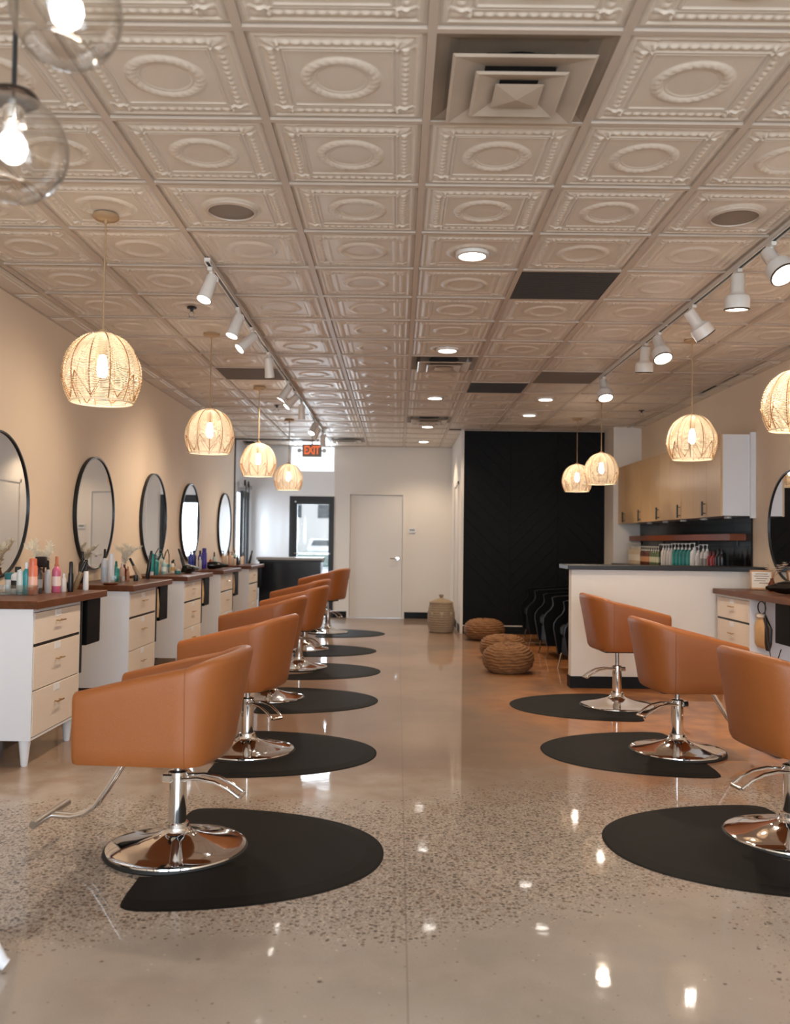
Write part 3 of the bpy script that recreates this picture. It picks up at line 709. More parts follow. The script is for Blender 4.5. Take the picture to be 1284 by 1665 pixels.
# ------------------------------------------------------------ salon chairs
def superell(th, a, b, n):
    c, s = cos(th), sin(th); return (a*abs(c)**(2/n)*(1 if c > 0 else -1), b*abs(s)**(2/n)*(1 if s > 0 else -1))
def chair_shell():
    W = .295; xs = -.11; XF = .32; path = []
    ns = 9
    for k in range(ns): path.append((XF-(XF-xs)*k/ns, W, 'side'))
    na = 22
    for k in range(na+1):
        th = pi/2+pi*k/na; x, y = superell(th, .19, W, 2.3); path.append((xs+x, y, 'back'))
    for k in range(1, ns+1): path.append((xs+(XF-xs)*k/ns, -W, 'side'))
    m = len(path); V = []; F = []; secs = []
    for i, (x, y, kd) in enumerate(path):
        p0 = Vector(path[max(i-1, 0)][:2]); p1 = Vector(path[min(i+1, m-1)][:2]); tg = (p1-p0).normalized(); nrm = Vector((tg.y, -tg.x)); 
        if nrm.dot(Vector((x-.05, y))) < 0: nrm = -nrm
        f = max(0, min(1, (xs-x)/.19)); f2 = max(0, (x-xs)/.43)
        h = .79+.05*(f**.8) if x <= xs else .79-.10*f2**1.1
        lean = .018+.075*f
        zb = .40+.02*f2*0
        sec = []
        def P(off, z):
            k = (z-.40)/(.46); o = off-lean*(1-min(1, k)); sec.append((x+nrm.x*o, y+nrm.y*o, z))
        P(-.03, zb); P(-.008, zb+.006); P(0, zb+.03)
        for s in range(1, 7): P(.0, zb+.03+(h-.035-zb-.03)*s/6)
        P(-.004, h-.016); P(-.016, h-.004); P(-.032, h); P(-.05, h-.004); P(-.062, h-.018)
        for s in range(0, 5): P(-.068-.012*s/4, h-.04-(h-.04-.47)*s/4)
        secs.append(sec)
    # round the arm fronts
    def front(sec, dx, sh):
        c = [sum(p[k] for p in sec)/len(sec) for k in range(3)]
        return [(p[0]+dx, p[1]+(c[1]-p[1])*sh, p[2]+(c[2]-p[2])*sh*.25) for p in sec]
    secs = [front(secs[0], .02, .35), front(secs[0], .014, .12)]+secs+[front(secs[-1], .014, .12), front(secs[-1], .02, .35)]
    q = len(secs[0])
    for s in secs: V += s
    for i in range(len(secs)-1):
        for k in range(q-1): F.append((i*q+k, (i+1)*q+k, (i+1)*q+k+1, i*q+k+1))
    for i in (0, len(secs)-1): F.append(tuple(i*q+k for k in range(q)))
    # underside
    bot = [i*q for i in range(2, len(secs)-2)]; F.append(tuple(bot))
    inner = [i*q+q-1 for i in range(2, len(secs)-2)]; F.append(tuple(inner))
    b = MB().add(V, F)
    seams = [secs[2+ns], secs[2+ns+na]]
    return b, seams
def build_chair(t, lever_a, foot_a=0):
    """faces local +x; base centre at origin; movable parts share t"""
    sh, seams = chair_shell(); sh.build('shell', M['leather'], t, 50)
    for s in seams:
        MB().tube([(p[0], p[1], p[2]) for p in s[1:16]], .0016, 5).build('seam', M['seam'], t, 60)
    # cushion
    poly = []
    b = MB(); V = []; F = []; n = 40
    rings = [(.0, .0, .44), (1, .0, .44), (1.02, 0, .47), (1.02, 0, .515), (.97, 0, .535), (.8, 0, .545), (0, 0, .548)]
    base = []
    for k in range(n):
        x, y = superell(2*pi*k/n, .26, .21, 5); base.append((x+.06, y))
    V = []
    for sc, _, z in rings: V += [(.06+(x-.06)*sc, y*sc, z) for x, y in base]
    for r in range(len(rings)-1):
        for k in range(n): F.append((r*n+k, r*n+(k+1) % n, (r+1)*n+(k+1) % n, (r+1)*n+k))
    MB().add(V, F).build('seat_cushion', M['leather'], t, 50)
    MB().box(-.15, -.22, .402, .315, .22, .46, .01).build('seat_base', M['leather'], t, 0)
    MB().box(-.12, -.09, .375, .12, .09, .402).build('mount_plate', M['black'], t, 0)
    # base
    MB().lathe([(.292, .0), (.296, .006), (.292, .016), (.272, .018), (.27, .0)], 56, close=True).build('rubber_ring', M['rubber'], t)
    prof = [(.286, .014), (.284, .022), (.27, .027), (.22, .034), (.16, .046), (.1, .064), (.068, .078), (.056, .09), (.054, .1), (.0, .1)]
    MB().lathe(prof, 64).build('base', M['chrome'], t)
    MB().lathe([(.05, .1), (.048, .115), (.037, .118), (.037, .3), (.04, .302), (.04, .325), (.03, .33), (.0, .33)], 28).build('column', M['chrome'], t)
    MB().cyl((0, 0, .325), (0, 0, .378), .015, n=14).build('piston', M['steel'], t)
    # pump lever: a horizontal loop
    ca, sa = cos(lever_a), sin(lever_a); pts = []
    prof2 = [(.03, .315), (.10, .322), (.17, .312), (.23, .285), (.275, .255)]
    for r, z in prof2: pts.append((r, .038, z))
    for r, z in prof2[::-1]: pts.append((r, -.038, z))
    P = [(p[0]*ca-p[1]*sa, p[0]*sa+p[1]*ca, p[2]-.015) for p in pts]
    b = MB().tube(P[:5], .0075, 8).tube(P[5:], .0075, 8).tube([P[4], P[5]], .0085, 8)
    b.build('pump_lever', M['chrome'], t, 60)
    b = MB().box(-.055, -.045, .285, -.01, .045, .32, .006).xf(Matrix.Rotation(lever_a, 4, 'Z')); b.build('lever_bracket', M['chrome'], t, 0)
    # footrest
    b = MB()
    for s in (-.018, .018):
        b.tube([(.10, s, .40), (.18, s, .392), (.225, s, .36), (.30, s, .24), (.345, s, .175), (.39, s, .14), (.45, s, .125), (.53, s, .13)], .011, 8)
    b.build('footrest_tube', M['chrome'], t, 60)
    fb = MB().cyl((.54, -.16, .132), (.54, .16, .132), .0155, n=14).build('footrest_bar', M['steel'], t)
C0 = empty('salon_chair', (0, 0, 0)); build_chair(C0, 0)
# lever variants: the lever angle (local) is changed by rotating copies of lever parts
CH = [(-.90, 3.72, 180-4, 1, 176, 0, 'tan leather salon chair in the left foreground, whole base and footrest in view'),
      (-.90, 5.44, 180-12, 1, 150, 0, 'second tan leather salon chair from the camera in the left row'),
      (-1.03, 7.25, 180-9, 1, 120, .0, 'third tan leather salon chair from the camera in the left row'),
      (-.98, 9.0, 180-9, 1, 150, 0, 'fourth tan leather salon chair from the camera in the left row'),
      (-1.08, 10.5, 180-14, 1, 150, 0, 'fifth tan leather salon chair from the camera in the left row'),
      (-.96, 12.45, 180-18, 1, 150, .07, 'last tan leather salon chair in the left row, by the white door'),
      (1.76, 7.1, 3, 1, 190, .06, 'tan leather salon chair against the white half wall, farthest on the right'),
      (1.76, 5.58, 2, 1, 200, .0, 'middle tan leather salon chair of the right row'),
      (1.76, 3.97, 8, 1, 185, .0, 'tan leather salon chair cut by the right edge in the foreground')]
first = True
for x, y, a, _, lev, dz, lab in CH:
    c = C0 if first else copy_tree(C0); first = False
    c.location = (x, y, 0); c.rotation_euler = (0, 0, R(a)); tag(c, lab, 'salon chair', 'tan leather salon chairs')
    for ch in c.children:
        n = ch.name.split('.')[0]
        if n in ('pump_lever', 'lever_bracket'): ch.rotation_euler = (0, 0, R(lev))
        if dz and n in ('shell', 'seam', 'seat_cushion', 'seat_base', 'mount_plate', 'footrest_tube', 'footrest_bar'): ch.location.z = dz
        if dz and n == 'piston': ch.scale = (1, 1, 1+dz/.055); ch.location.z = -.325*dz/.055
# floor mats (D shape with a round notch for the chair base)
def mat_mesh():
    Rr = .6; pts = []                        # local: +x points to the aisle, flat side at x=0
    xf = -.03; depth = .92
    for k in range(49):
        th = -pi/2+pi*k/48; x, y = superell(th, depth, .6, 2.15); pts.append((xf+max(0, x)+0, y))
    notch = []
    rn = .305
    for k in range(25):
        th = pi/2-pi*k/24; notch.append((xf+rn*cos(th)*.97, rn*sin(th)))
    pts = [p for p in pts if p[0] > .05]
    pts = [(xf+.0, -.535), (xf+.01, -.565), (xf+.035, -.585), (xf+.07, -.594)]+pts+[(xf+.07, .594), (xf+.035, .585), (xf+.01, .565), (xf+.0, .535)]
    poly = pts+notch
    outer = pts
    def off(p, d):
        x, y = p; l = sqrt((x/.92)**2+(y/.6)**2) or 1; return (x-d*(x/.92)/l if x > .05 else x, y-d*(y/.6)/l)
    # build with triangulated polygon through bmesh
    bm = bmesh.new()
    lo = [bm.verts.new((x, y, .001)) for x, y in poly]; n = len(pts)
    mid = []
    for i, p in enumerate(poly):
        mid.append(bm.verts.new((*(off(p, .012) if i < n else p), .005 if i < n else .008)))
    top = []
    for i, p in enumerate(poly):
        top.append(bm.verts.new((*(off(p, .075) if i < n else (p[0]+(0 if i >= n else 0), p[1])), .0105)))
    m = len(poly)
    for i in range(m):
        j = (i+1) % m; bm.faces.new((lo[i], lo[j], mid[j], mid[i])); bm.faces.new((mid[i], mid[j], top[j], top[i]))
    f = bm.faces.new(top); bmesh.ops.triangulate(bm, faces=[f])
    bmesh.ops.recalc_face_normals(bm, faces=bm.faces)
    me = bpy.data.meshes.new('floor_mat'); bm.to_mesh(me); bm.free(); me.materials.append(M['matm']); return me
MM = mat_mesh()
ML = [(-.93, 3.7, 0, 'black half round floor mat under the left foreground chair'), (-1.0, 5.43, 0, 'black half round floor mat under the second left chair'), (-1.03, 7.21, 0, 'black half round floor mat under the third left chair'),
      (-1.04, 8.82, 0, 'black half round floor mat under the fourth left chair'), (-1.12, 10.45, 0, 'black half round floor mat under the fifth left chair'), (-1.05, 12.4, 0, 'black half round floor mat under the last left chair'),
      (1.80, 7.1, pi, 'black half round floor mat in front of the white half wall'), (1.80, 5.56, pi, 'black half round floor mat under the middle right chair'), (1.80, 3.87, pi, 'black half round floor mat cut by the right edge in front')]
for x, y, rz, lab in ML: tag(inst('floor_mat', MM, None, (x, y, 0), (0, 0, rz)), lab, 'floor mat', 'black anti-fatigue mats')
# ------------------------------------------------------------ right side cabinets
t = empty('wall_cabinet', (3.0, 8.25, 0), 0, 'long oak-front wall cabinet with a white end panel and black handles', 'cabinet')
L = 3.84
MB().box(.02, .0, 1.57, .31, L, 2.33).build('carcass', M['white'], t, 0)
MB().box(.27, -.03, 1.55, .318, 0, 2.35).build('filler_strip', M['white'], t, 0)
nd = 10; dw = L/nd
hm = MB().cyl((-.03, 0, -.07), (-.03, 0, .07), .010, n=8).cyl((-.03, 0, -.045), (0, 0, -.045), .005, n=6).cyl((-.03, 0, .045), (0, 0, .045), .005, n=6).mesh('handle', M['black'])
for k in range(nd):
    d = MB().box(0, k*dw+.0015, 1.565, .02, (k+1)*dw-.0015, 2.332, .001).build('door', M['oak'], t, 0)
    if k % 2: inst('handle', hm, d, (0, k*dw+.03, 1.65))
pk = MB().lathe([(0, 1.57), (.035, 1.57), (.035, 1.552), (0, 1.55)], 18).mesh('puck_light', M['white_metal'])
for k in range(6): inst('puck_light', pk, t, (.16, .25+k*.66, 0))
MB().box(.27, 0, 1.1, .31, .3, 1.1)
bs = struct('trim_4', MB().box(XR-.012, 8.3, .9, XR, 12.1, 1.57), M['tile'])
for k in range(9):
    for r in range(4):
        MB().box(XR-.018, 8.302+k*.422, 1.0+r*.142, XR-.01, 8.302+(k+1)*.422-.004, 1.0+(r+1)*.142-.004, .0015).build('wall_tile', M['tile'], bs, 0)
t = empty('wooden_shelf', (3.22, 10.3, 1.34), 0, 'thick red-brown wooden wall shelf under the oak cabinets', 'shelf')
MB().box(-.07, -1.88, 0, .098, 1.78, .065, .003).build('board', M['shelfwood'], t, 0)
for y in (-1.7, -.6, .7, 1.7): MB().box(.07, y, -.05, .08, y+.02, .0).build('bracket', M['black'], t, 0)
t = empty('back_counter', (3.1, 10.2, 0), 0, 'low black counter behind the half wall carrying the pump bottles', 'counter')
MB().box(-.18, -1.75, 0, .2, 1.85, 1.0).build('body', M['black'], t, 0)
MB().box(-.2, -1.75, 1.0, .2, 1.85, 1.035, .003).build('counter_top', M['cap'], t, 0)
# ------------------------------------------------------------ bottles
def pump_head(b, z, r=.012, s=1.0, a=pi):
    b.cyl((0, 0, z), (0, 0, z+.018*s), r, r*.9, 12).cyl((0, 0, z+.018*s), (0, 0, z+.045*s), .0035, n=6)
    b.cyl((0, 0, z+.043*s), (0, 0, z+.055*s), .009, .008, 10).tube([(0, 0, z+.05*s), (cos(a)*.03*s, sin(a)*.03*s, z+.051*s), (cos(a)*.042*s, sin(a)*.042*s, z+.042*s)], .004, 6)
def bottle(kind, x, y, z, r, h, body, top, lab, group, band=None, cat='bottle', tilt=0):
    nm = {'pump': 'pump_bottle', 'spray': 'spray_bottle', 'can': 'aerosol_can', 'cyl': 'bottle', 'tube': 'squeeze_tube', 'jar': 'jar', 'trigger': 'trigger_spray_bottle'}[kind]
    t = empty(nm, (x, y, z), 0, lab, cat, group)
    if tilt: t.rotation_euler = (0, R(tilt), 0)
    bm_ = body if not isinstance(body, str) else cm(body); tm = top if not isinstance(top, str) else cm(top)
    hb = {'pump': .74, 'spray': .72, 'can': .80, 'cyl': .80, 'tube': .16, 'jar': .68, 'trigger': .62}[kind]*h
    if kind == 'can': prof = [(0, 0), (r*.95, 0), (r, .004), (r, hb-.012), (r*.85, hb), (0, hb)]
    elif kind == 'tube': prof = [(0, hb), (r*.9, hb), (r, hb+.01), (r*.93, h*.6), (r*.8, h-.012), (.004, h-.004), (0, h)]
    elif kind == 'jar': prof = [(0, 0), (r*.9, 0), (r, .006), (r, hb-.004), (r*.9, hb), (0, hb)]
    else: prof = [(0, 0), (r*.92, 0), (r, .006), (r, hb*.78), (r*.93, hb*.88), (r*.55, hb*.97), (r*.42, hb), (0, hb)]
    MB().lathe(prof, 18).build('body', bm_, t)
    b = MB()
    if kind == 'pump': pump_head(b, hb, r*.42, h/.22); n2 = 'pump'
    elif kind == 'spray': b.lathe([(0, hb), (r*.5, hb), (r*.5, hb+.012), (r*.38, hb+.016), (r*.36, h-.006), (r*.25, h), (0, h)], 14); n2 = 'sprayer'
    elif kind == 'trigger':
        b.cyl((0, 0, hb), (0, 0, hb+.02), r*.5, r*.45, 12).box(-.022, -.011, hb+.02, .05, .011, h, .004).box(.028, -.005, hb-.012, .036, .005, hb+.022); n2 = 'trigger_head'
    elif kind == 'can': b.lathe([(0, hb), (r*.82, hb), (r*.82, h-.01), (r*.7, h), (0, h)], 16); n2 = 'cap'
    elif kind == 'tube': b.lathe([(0, 0), (r*.7, 0), (r*.75, hb), (0, hb)], 14); n2 = 'cap'
    elif kind == 'jar': b.lathe([(0, hb), (r*1.03, hb), (r*1.03, h-.004), (r*.97, h), (0, h)], 18); n2 = 'lid'
    else: b.lathe([(0, hb), (r*.48, hb), (r*.48, h-.004), (r*.42, h), (0, h)], 14); n2 = 'cap'
    b.build(n2, tm, t)
    if band: MB().lathe([(r+.0006, hb*.25), (r+.0006, hb*.62), (r-.001, hb*.62), (r-.001, hb*.25)], 18, close=True).build('label_band', cm(band), t)
    return t
G1 = 'bottles on the nearest left worktop'; z1 = ZTOP
V1 = [('jar', -2.46, 5.68, .045, .13, '#d8d6d2', '#2b6f74', 'wide white tub with a dark teal lid at the left edge', None), ('cyl', -2.40, 5.62, .04, .17, '#dad7d4', '#1b1b1c', 'wide white bottle with a black cap near the left edge', '#18181a'),
      ('tube', -2.36, 5.56, .022, .16, '#cfd6d2', '#dedede', 'pale green printed squeeze tube beside a teal bottle', '#7aa5a0'), ('cyl', -2.325, 5.57, .022, .20, '#2d8f95', '#e2e2e2', 'teal bottle with a white top beside the coral can', None),
      ('can', -2.285, 5.57, .028, .225, '#d9795c', '#cf6d50', 'tall coral orange aerosol can with pale stripes', '#e9b6a2'), ('trigger', -2.285, 5.66, .024, .235, '#3c3b3a', '#111112', 'dark striped bottle with a black trigger head', '#8c8c8c'),
      ('spray', -2.25, 5.72, .020, .21, '#a9a3a2', '#121213', 'grey translucent bottle with a black sprayer', None), ('spray', -2.225, 5.80, .028, .235, '#c4607c', '#b3664a', 'pink bottle with a copper coloured sprayer', '#e4c9bf'),
      ('cyl', -2.20, 5.86, .02, .12, '#cfc7c0', '#d8d4cf', 'short clear bottle right of the pink bottle', None)]
for kind, x, y, r, h, bc, tc_, lab, band in V1: bottle(kind, x, y, z1, r, h, bc, tc_, lab+' on nearest left worktop', G1, band)
def organizer(x, y, z, w_, d_, h, lab, m='acry'):
    t = empty('organizer_tray', (x, y, z), 0, lab, 'organizer', 'clear acrylic organizers'); e = .003
    MB().box(-w_/2, -d_/2, 0, w_/2, d_/2, e).build('floor_panel', M[m], t, 0)
    for a, b, c, d in ((-w_/2, -d_/2, w_/2, -d_/2+e), (-w_/2, d_/2-e, w_/2, d_/2), (-w_/2, -d_/2, -w_/2+e, d_/2), (w_/2-e, -d_/2, w_/2, d_/2)):
        MB().box(a, b, e, c, d, h).build('side_panel', M[m], t, 0)
organizer(-2.34, 5.49, z1, .22, .08, .06, 'low clear acrylic tray in front of the bottles on the nearest left worktop')
organizer(-2.2, 7.0, z1, .09, .07, .06, 'small clear acrylic box in front of the white bottle on the second worktop')
def vase(x, y, z, m, h, r, lab, kind):
    t = empty('vase', (x, y, z), 0, lab, 'vase')
    MB().lathe([(0, 0), (r*.7, 0), (r, h*.3), (r*.95, h*.5), (r*.45, h*.8), (r*.35, h*.92), (r*.45, h), (r*.38, h), (r*.28, h*.9), (0, h*.88)], 20).build('body', M[m], t)
    for k in range(5):
        a = random.uniform(-1, 1); l = random.uniform(.8, 1.2)*h*1.2; b = MB(); pts = [(0, 0, h*.9)]
        for s in range(1, 7): pts.append((a*.06*s/3*(s/6)+.01*s*random.uniform(0, 1), (k-2)*.012*s/2, h*.9+l*s/6))
        if kind == 'plume':
            for s in range(2, 7):
                for q in range(40):
                    p = Vector(pts[s])+(Vector(pts[s-1])-Vector(pts[s]))*random.random(); b.tube([p, p+Vector((random.uniform(-.022, .03), random.uniform(-.03, .03), random.uniform(.005, .035)))], [.004, .0014], 3)
            b.build('plume', M['pampas'], t); MB().tube(pts, .0015, 4).build('stalk', M['pampas'], t)
        else:
            MB().tube(pts, .0015, 4).build('stalk', M['seam'], t)
            for s in (3, 4, 5, 6):
                p = Vector(pts[s])
                for q in range(5):
                    aa = q*1.257; d = Vector((cos(aa)*.022, sin(aa)*.022, .008)); n = Vector((-sin(aa), cos(aa), 0))*.009
                    b.add([p, p+d*.6+n, p+d, p+d*.6-n, p+Vector((0, 0, .004))], [(0, 1, 2, 3), (4, 3, 2, 1)])
            b.build('blossom', M['petal'], t)
vase(-2.40, 6.0, z1, 'brownvase', .15, .045, 'brown ceramic vase of pampas plumes at the far end of the nearest left worktop', 'plume')
# hair tools
def curling_iron(x, y, z, col, tipc, lab, h=.2, tilt=(0, 0)):
    t = empty('curling_iron', (x, y, z), 0, lab, 'hair tool'); t.rotation_euler = (R(tilt[0]), R(tilt[1]), 0)
    MB().lathe([(0, 0), (.017, 0), (.019, .01), (.017, h*.55), (.015, h*.62), (0, h*.62)], 14).build('grip', cm(col), t)
    MB().lathe([(0, h*.62), (.012, h*.62), (.012, h*.96), (.008, h), (0, h)], 14).build('barrel', cm(tipc), t)
    MB().box(-.004, .014, h*.3, .004, .022, h*.8, .002).build('clamp', cm(tipc), t, 0)
curling_iron(-2.13, 6.08, z1-.0, '#e4e2e0', '#141414', 'white curling iron with a black tip standing on the nearest left worktop', .21)
curling_iron(-2.16, 5.88, z1, '#111112', '#1a1a1b', 'black curling wand standing upright on the nearest left worktop', .20)
curling_iron(-2.18, 6.0, z1+.012, '#8f7654', '#1a1a1b', 'gold and black flat iron leaning on the nearest left worktop', .2, (0, 22))
def dryer(x, y, z, rz, lab, m='black_gloss', s=1.0):
    t = empty('hair_dryer', (x, y, z), rz, lab, 'hair dryer'); 
    rt = Matrix.Translation((0, 0, .045*s)) @ Matrix.Rotation(R(90), 4, 'Y')
    MB().lathe([(0, -.10*s), (.035*s, -.098*s), (.045*s, -.07*s), (.046*s, -.01*s), (.036*s, .06*s), (.026*s, .09*s), (0, .09*s)], 20).xf(rt).build('body', M[m], t)
    MB().lathe([(.025*s, .09*s), (.022*s, .12*s), (.012*s, .155*s), (0, .155*s)], 16).xf(rt).build('nozzle', M[m], t)
    MB().tube([(-.04*s, .02*s, .03*s), (-.05*s, .08*s, .02*s), (-.055*s, .15*s, .018*s)], [.02*s, .018*s, .017*s], 10).build('grip', M[m], t)
    MB().tube([(-.055*s, .15*s, .018*s), (-.06*s, .2*s, .006), (-.0*s, .24*s, .005), (.05*s, .22*s, .005)], .004, 6).build('cord', M['black'], t)
t = empty('hair_clip_pile', (-2.22, 5.95, z1), 0, 'small heap of dark claw clips right of the pink bottle', 'hair clips'); t['kind'] = 'stuff'
b = MB()
for k in range(14):
    a = random.random()*6.28; p = Vector((random.uniform(-.04, .04), random.uniform(-.05, .05), .004)); q = p+Vector((cos(a)*.04, sin(a)*.04, random.uniform(.01, .06)))
    b.tube([p, (p+q)/2+Vector((0, 0, .02)), q], [.007, .009, .003], 5)
tag(b.build('claw_clips', cm('#2a2b28', .3), t), kind='stuff')
G2 = 'bottles on the second left worktop'
V2 = [('spray', -2.38, 7.22, .027, .27, '#d6d9dc', '#141415', 'tall white bottle with black sprayer, left of the white cylinder', '#c2ccd4'), ('can', -2.30, 7.14, .026, .235, '#e0dfe0', '#e6e6e6', 'tall plain white cylinder can', None), ('spray', -2.31, 7.30, .025, .17, '#1f8d86', '#177a74', 'metallic teal bottle', '#2ba39a'),
      ('cyl', -2.30, 7.42, .022, .15, '#caa28d', '#d9c3b4', 'pink-beige bottle', None), ('spray', -2.28, 7.52, .014, .12, '#b57c5f', '#a06848', 'thin rose gold spray', None), ('spray', -2.5, 7.05, .03, .25, '#161617', '#101011', 'black cylinder bottle in front of the mirror', '#39393b'), ('jar', -2.2, 7.48, .02, .05, '#222222', '#333333', 'small black jar', None)]
for kind, x, y, r, h, bc, tc_, lab, band in V2: bottle(kind, x, y, z1, r, h, bc, tc_, lab+' on the second left worktop', G2, band)
vase(-2.38, 7.72, z1, 'amber', .13, .045, 'amber glass vase of dried plumes on the second left worktop', 'plume')
curling_iron(-2.2, 7.82, z1+.004, '#121213', '#121213', 'black flat iron standing at the far end of the second left worktop', .25, (0, 8))
curling_iron(-2.22, 7.68, z1+.01, '#a58b6e', '#101011', 'beige handled iron leaning left on the second left worktop', .2, (0, -28))
t = empty('copper_dish', (-2.2, 6.82, z1), 0, 'flat copper dish at the near end of the second left worktop', 'dish')
MB().lathe([(0, 0), (.05, 0), (.062, .012), (.06, .013), (.048, .004), (0, .004)], 24).build('bowl', M['copper'], t)
G3 = 'bottles on the third left worktop'
V3 = [('tube', -2.42, 8.75, .03, .22, '#2a9d97', '#e0e0e0', 'large teal squeeze bottle left of the others', None), ('pump', -2.42, 8.9, .03, .2, '#2c8b8a', '#1c6b6c', 'round teal pump bottle', None), ('cyl', -2.36, 8.98, .026, .15, '#9bb9b6', '#dcdcd8', 'pale aqua bottle with white cap', '#dfe5e2'),
      ('jar', -2.36, 9.1, .035, .1, '#cfc9bb', '#6ea8a2', 'clear jar with aqua lid', None), ('pump', -2.42, 9.14, .026, .21, '#c8cbb9', '#5aa39c', 'pale pump bottle with an aqua pump', '#efe9dc'), ('cyl', -2.34, 9.24, .024, .13, '#d9d0c2', '#1b1b1b', 'cream bottle with black cap', '#c49a5c'),
      ('cyl', -2.36, 9.36, .022, .14, '#3b3027', '#111111', 'dark brown bottle', '#c9b79c'), ('jar', -2.24, 9.12, .03, .05, '#2a6b68', '#b9b3a7', 'low teal jar in front', None)]
for kind, x, y, r, h, bc, tc_, lab, band in V3: bottle(kind, x, y-(.05 if x > -2.27 else 0), z1, r, h, bc, tc_, lab+' on the third left worktop', G3, band)
curling_iron(-2.25, 9.45, z1+.01, '#121213', '#121213', 'black curling iron leaning at the far end of the third worktop', .26, (0, -18))
t = empty('cable_loop', (-2.38, 8.8, z1), 0, 'black looped cable arching over the teal bottles on the third worktop', 'cable')
MB().tube([(.0, -.1, .0), (0, -.09, .2), (.02, -.04, .26), (.03, .04, .24), (.04, .09, .15), (.05, .14, .23), (.05, .2, .25), (.05, .26, .2), (.05, .27, .01)], .005, 6).build('cable', M['black'], t)
dryer(-2.17, 9.3, z1+.001, 1.2, 'black hair dryer lying on the third left worktop')
G4 = 'bottles on the fourth left worktop'
V4 = [('pump', -2.43, 10.45, .03, .25, '#2c3c9c', '#26337f', 'tall blue pump bottle at the near end', None), ('cyl', -2.43, 10.6, .03, .23, '#2e2f6e', '#111133', 'dark navy bottle', None), ('cyl', -2.38, 10.72, .027, .22, '#3a3a92', '#20204f', 'indigo bottle before the mirror', None),
      ('can', -2.36, 10.85, .032, .25, '#4a3aa0', '#3b2f86', 'fat purple bottle', '#5546b0'), ('cyl', -2.30, 10.96, .022, .14, '#cf6f5a', '#dcdcdc', 'coral bottle', None), ('spray', -2.28, 11.06, .022, .2, '#b9c9bd', '#151515', 'pale green bottle with a black sprayer', '#6b9a86'), ('cyl', -2.34, 10.53, .02, .15, '#c8c4bf', '#dddddd', 'small white bottle', None)]
for kind, x, y, r, h, bc, tc_, lab, band in V4: bottle(kind, x, y, z1, r, h, bc, tc_, lab+' on the fourth left worktop', G4, band)
dryer(-2.2, 10.75, z1, .3, 'black hair dryer lying on the fourth left worktop')
G5 = 'bottles on the farthest left worktop'
for k in range(7):
    nm = ['first', 'second', 'third', 'fourth', 'fifth', 'sixth', 'seventh'][k]
    bottle(['pump', 'cyl', 'cyl', 'spray', 'pump', 'cyl', 'can'][k], -2.42+.02*(k % 3), 12.35+k*.13, z1, .024, [.2, .17, .19, .22, .18, .2, .24][k], ['#d3b49b', '#e0cdb9', '#cfa98f', '#3a302a', '#d8c3ac', '#a8c1b9', '#c7a58c'][k], ['#141414', '#e2d7c8', '#c7a184', '#111111', '#1a1a1a', '#1b1b1b', '#8a6a4f'][k],
           ['nude', 'cream', 'rose beige', 'dark brown', 'sand', 'pale green', 'tan'][k]+' bottle on the farthest left worktop, %s from the camera' % nm, G5)
for k in range(5):
    nm = ['first', 'second', 'third', 'fourth', 'fifth'][k]
    bottle(['cyl', 'spray', 'jar', 'cyl', 'spray'][k], -2.28+.01*(k % 2), 12.45+k*.16, z1, .022, [.12, .16, .06, .14, .17][k], ['#d7bda4', '#231d1a', '#3b3430', '#e1d3c3', '#caa489'][k], '#171717', ['short sand', 'slim black', 'low dark', 'short cream', 'slim rose'][k]+' container in the front row of the farthest left worktop, %s along' % nm, G5)
curling_iron(-2.2, 13.2, z1+.004, '#121213', '#121213', 'black curling iron at the far end of the farthest left worktop', .2, (0, 12))
# towels hanging at the stations
for k, (y, nm) in enumerate(((7.52, 'second'), (9.26, 'third'), (11.02, 'fourth'))):
    t = empty('hanging_hair_towel', (-2.06, y+.045, .62), 0, 'beige cloth hanging at the far side of the %s left station' % nm, 'towel', 'cloths hanging at stations')
    b = MB()
    for q in range(4): b.tube([(.01*q-.01, -.01+.006*q, .24), (.012*q-.01, .0, .1), (.012*q-.012, .004*(q % 2), 0)], [.008, .016, .012], 8)
    b.build('cloth', M['hair1'], t)
# ---- right station things
zr = .91
t = empty('certificate_frame', (3.14, 7.66, zr+.006), R(-18), 'small wood framed certificate standing on the right worktop', 'picture frame')
rt = Matrix.Rotation(R(-12), 4, 'X')
b = MB(); W_, H_ = .095, .17
for q in ((-W_, 0, -W_+.014, H_), (W_-.014, 0, W_, H_), (-W_, 0, W_, .014), (-W_, H_-.014, W_, H_)): b.box(q[0], -.008, q[1], q[2], .008, q[3], .001)
b.xf(rt).build('frame', mat('pale_oak_frame', '#b98a5c', .4), t, 0)
MB().box(-W_+.01, -.002, .01, W_-.01, .004, H_-.01).xf(rt).build('certificate', M['paper'], t, 0)
b = MB()
for k, (a, c) in enumerate(((-.05, .05), (-.06, .06), (-.045, .045), (-.06, .03), (-.02, .06))): b.box(a, -.0035, .14-.02*k-.006, c, -.0025, .14-.02*k)
b.lathe([(0, 0), (.012, 0), (.012, .001), (0, .001)], 12, (-.05, 0, 0)); b.xf(rt).build('printed_lines', M['ink'], t, 0)
MB().tube([(0, .03, .12), (0, .09, .0)], .004, 6).build('easel_leg', M['black'], t)
vase(3.16, 7.5, zr, 'amber', .11, .035, 'amber glass vase with pale dried blossoms on the right worktop', 'bloom')
dryer(3.05, 7.0, zr+.004, R(200), 'black hair dryer resting on the right worktop', 'black_gloss', 1.15)
t = empty('hair_swatch_ring', (2.91, 7.10, .80), 0, 'ring of blond and dark hair swatches hanging under the right worktop', 'hair swatches')
MB().tube([(0, .05*cos(a*pi/8), .0+.05*sin(a*pi/8)) for a in range(16)], .004, 6, closed=True).build('ring', M['black'], t)
b = MB()
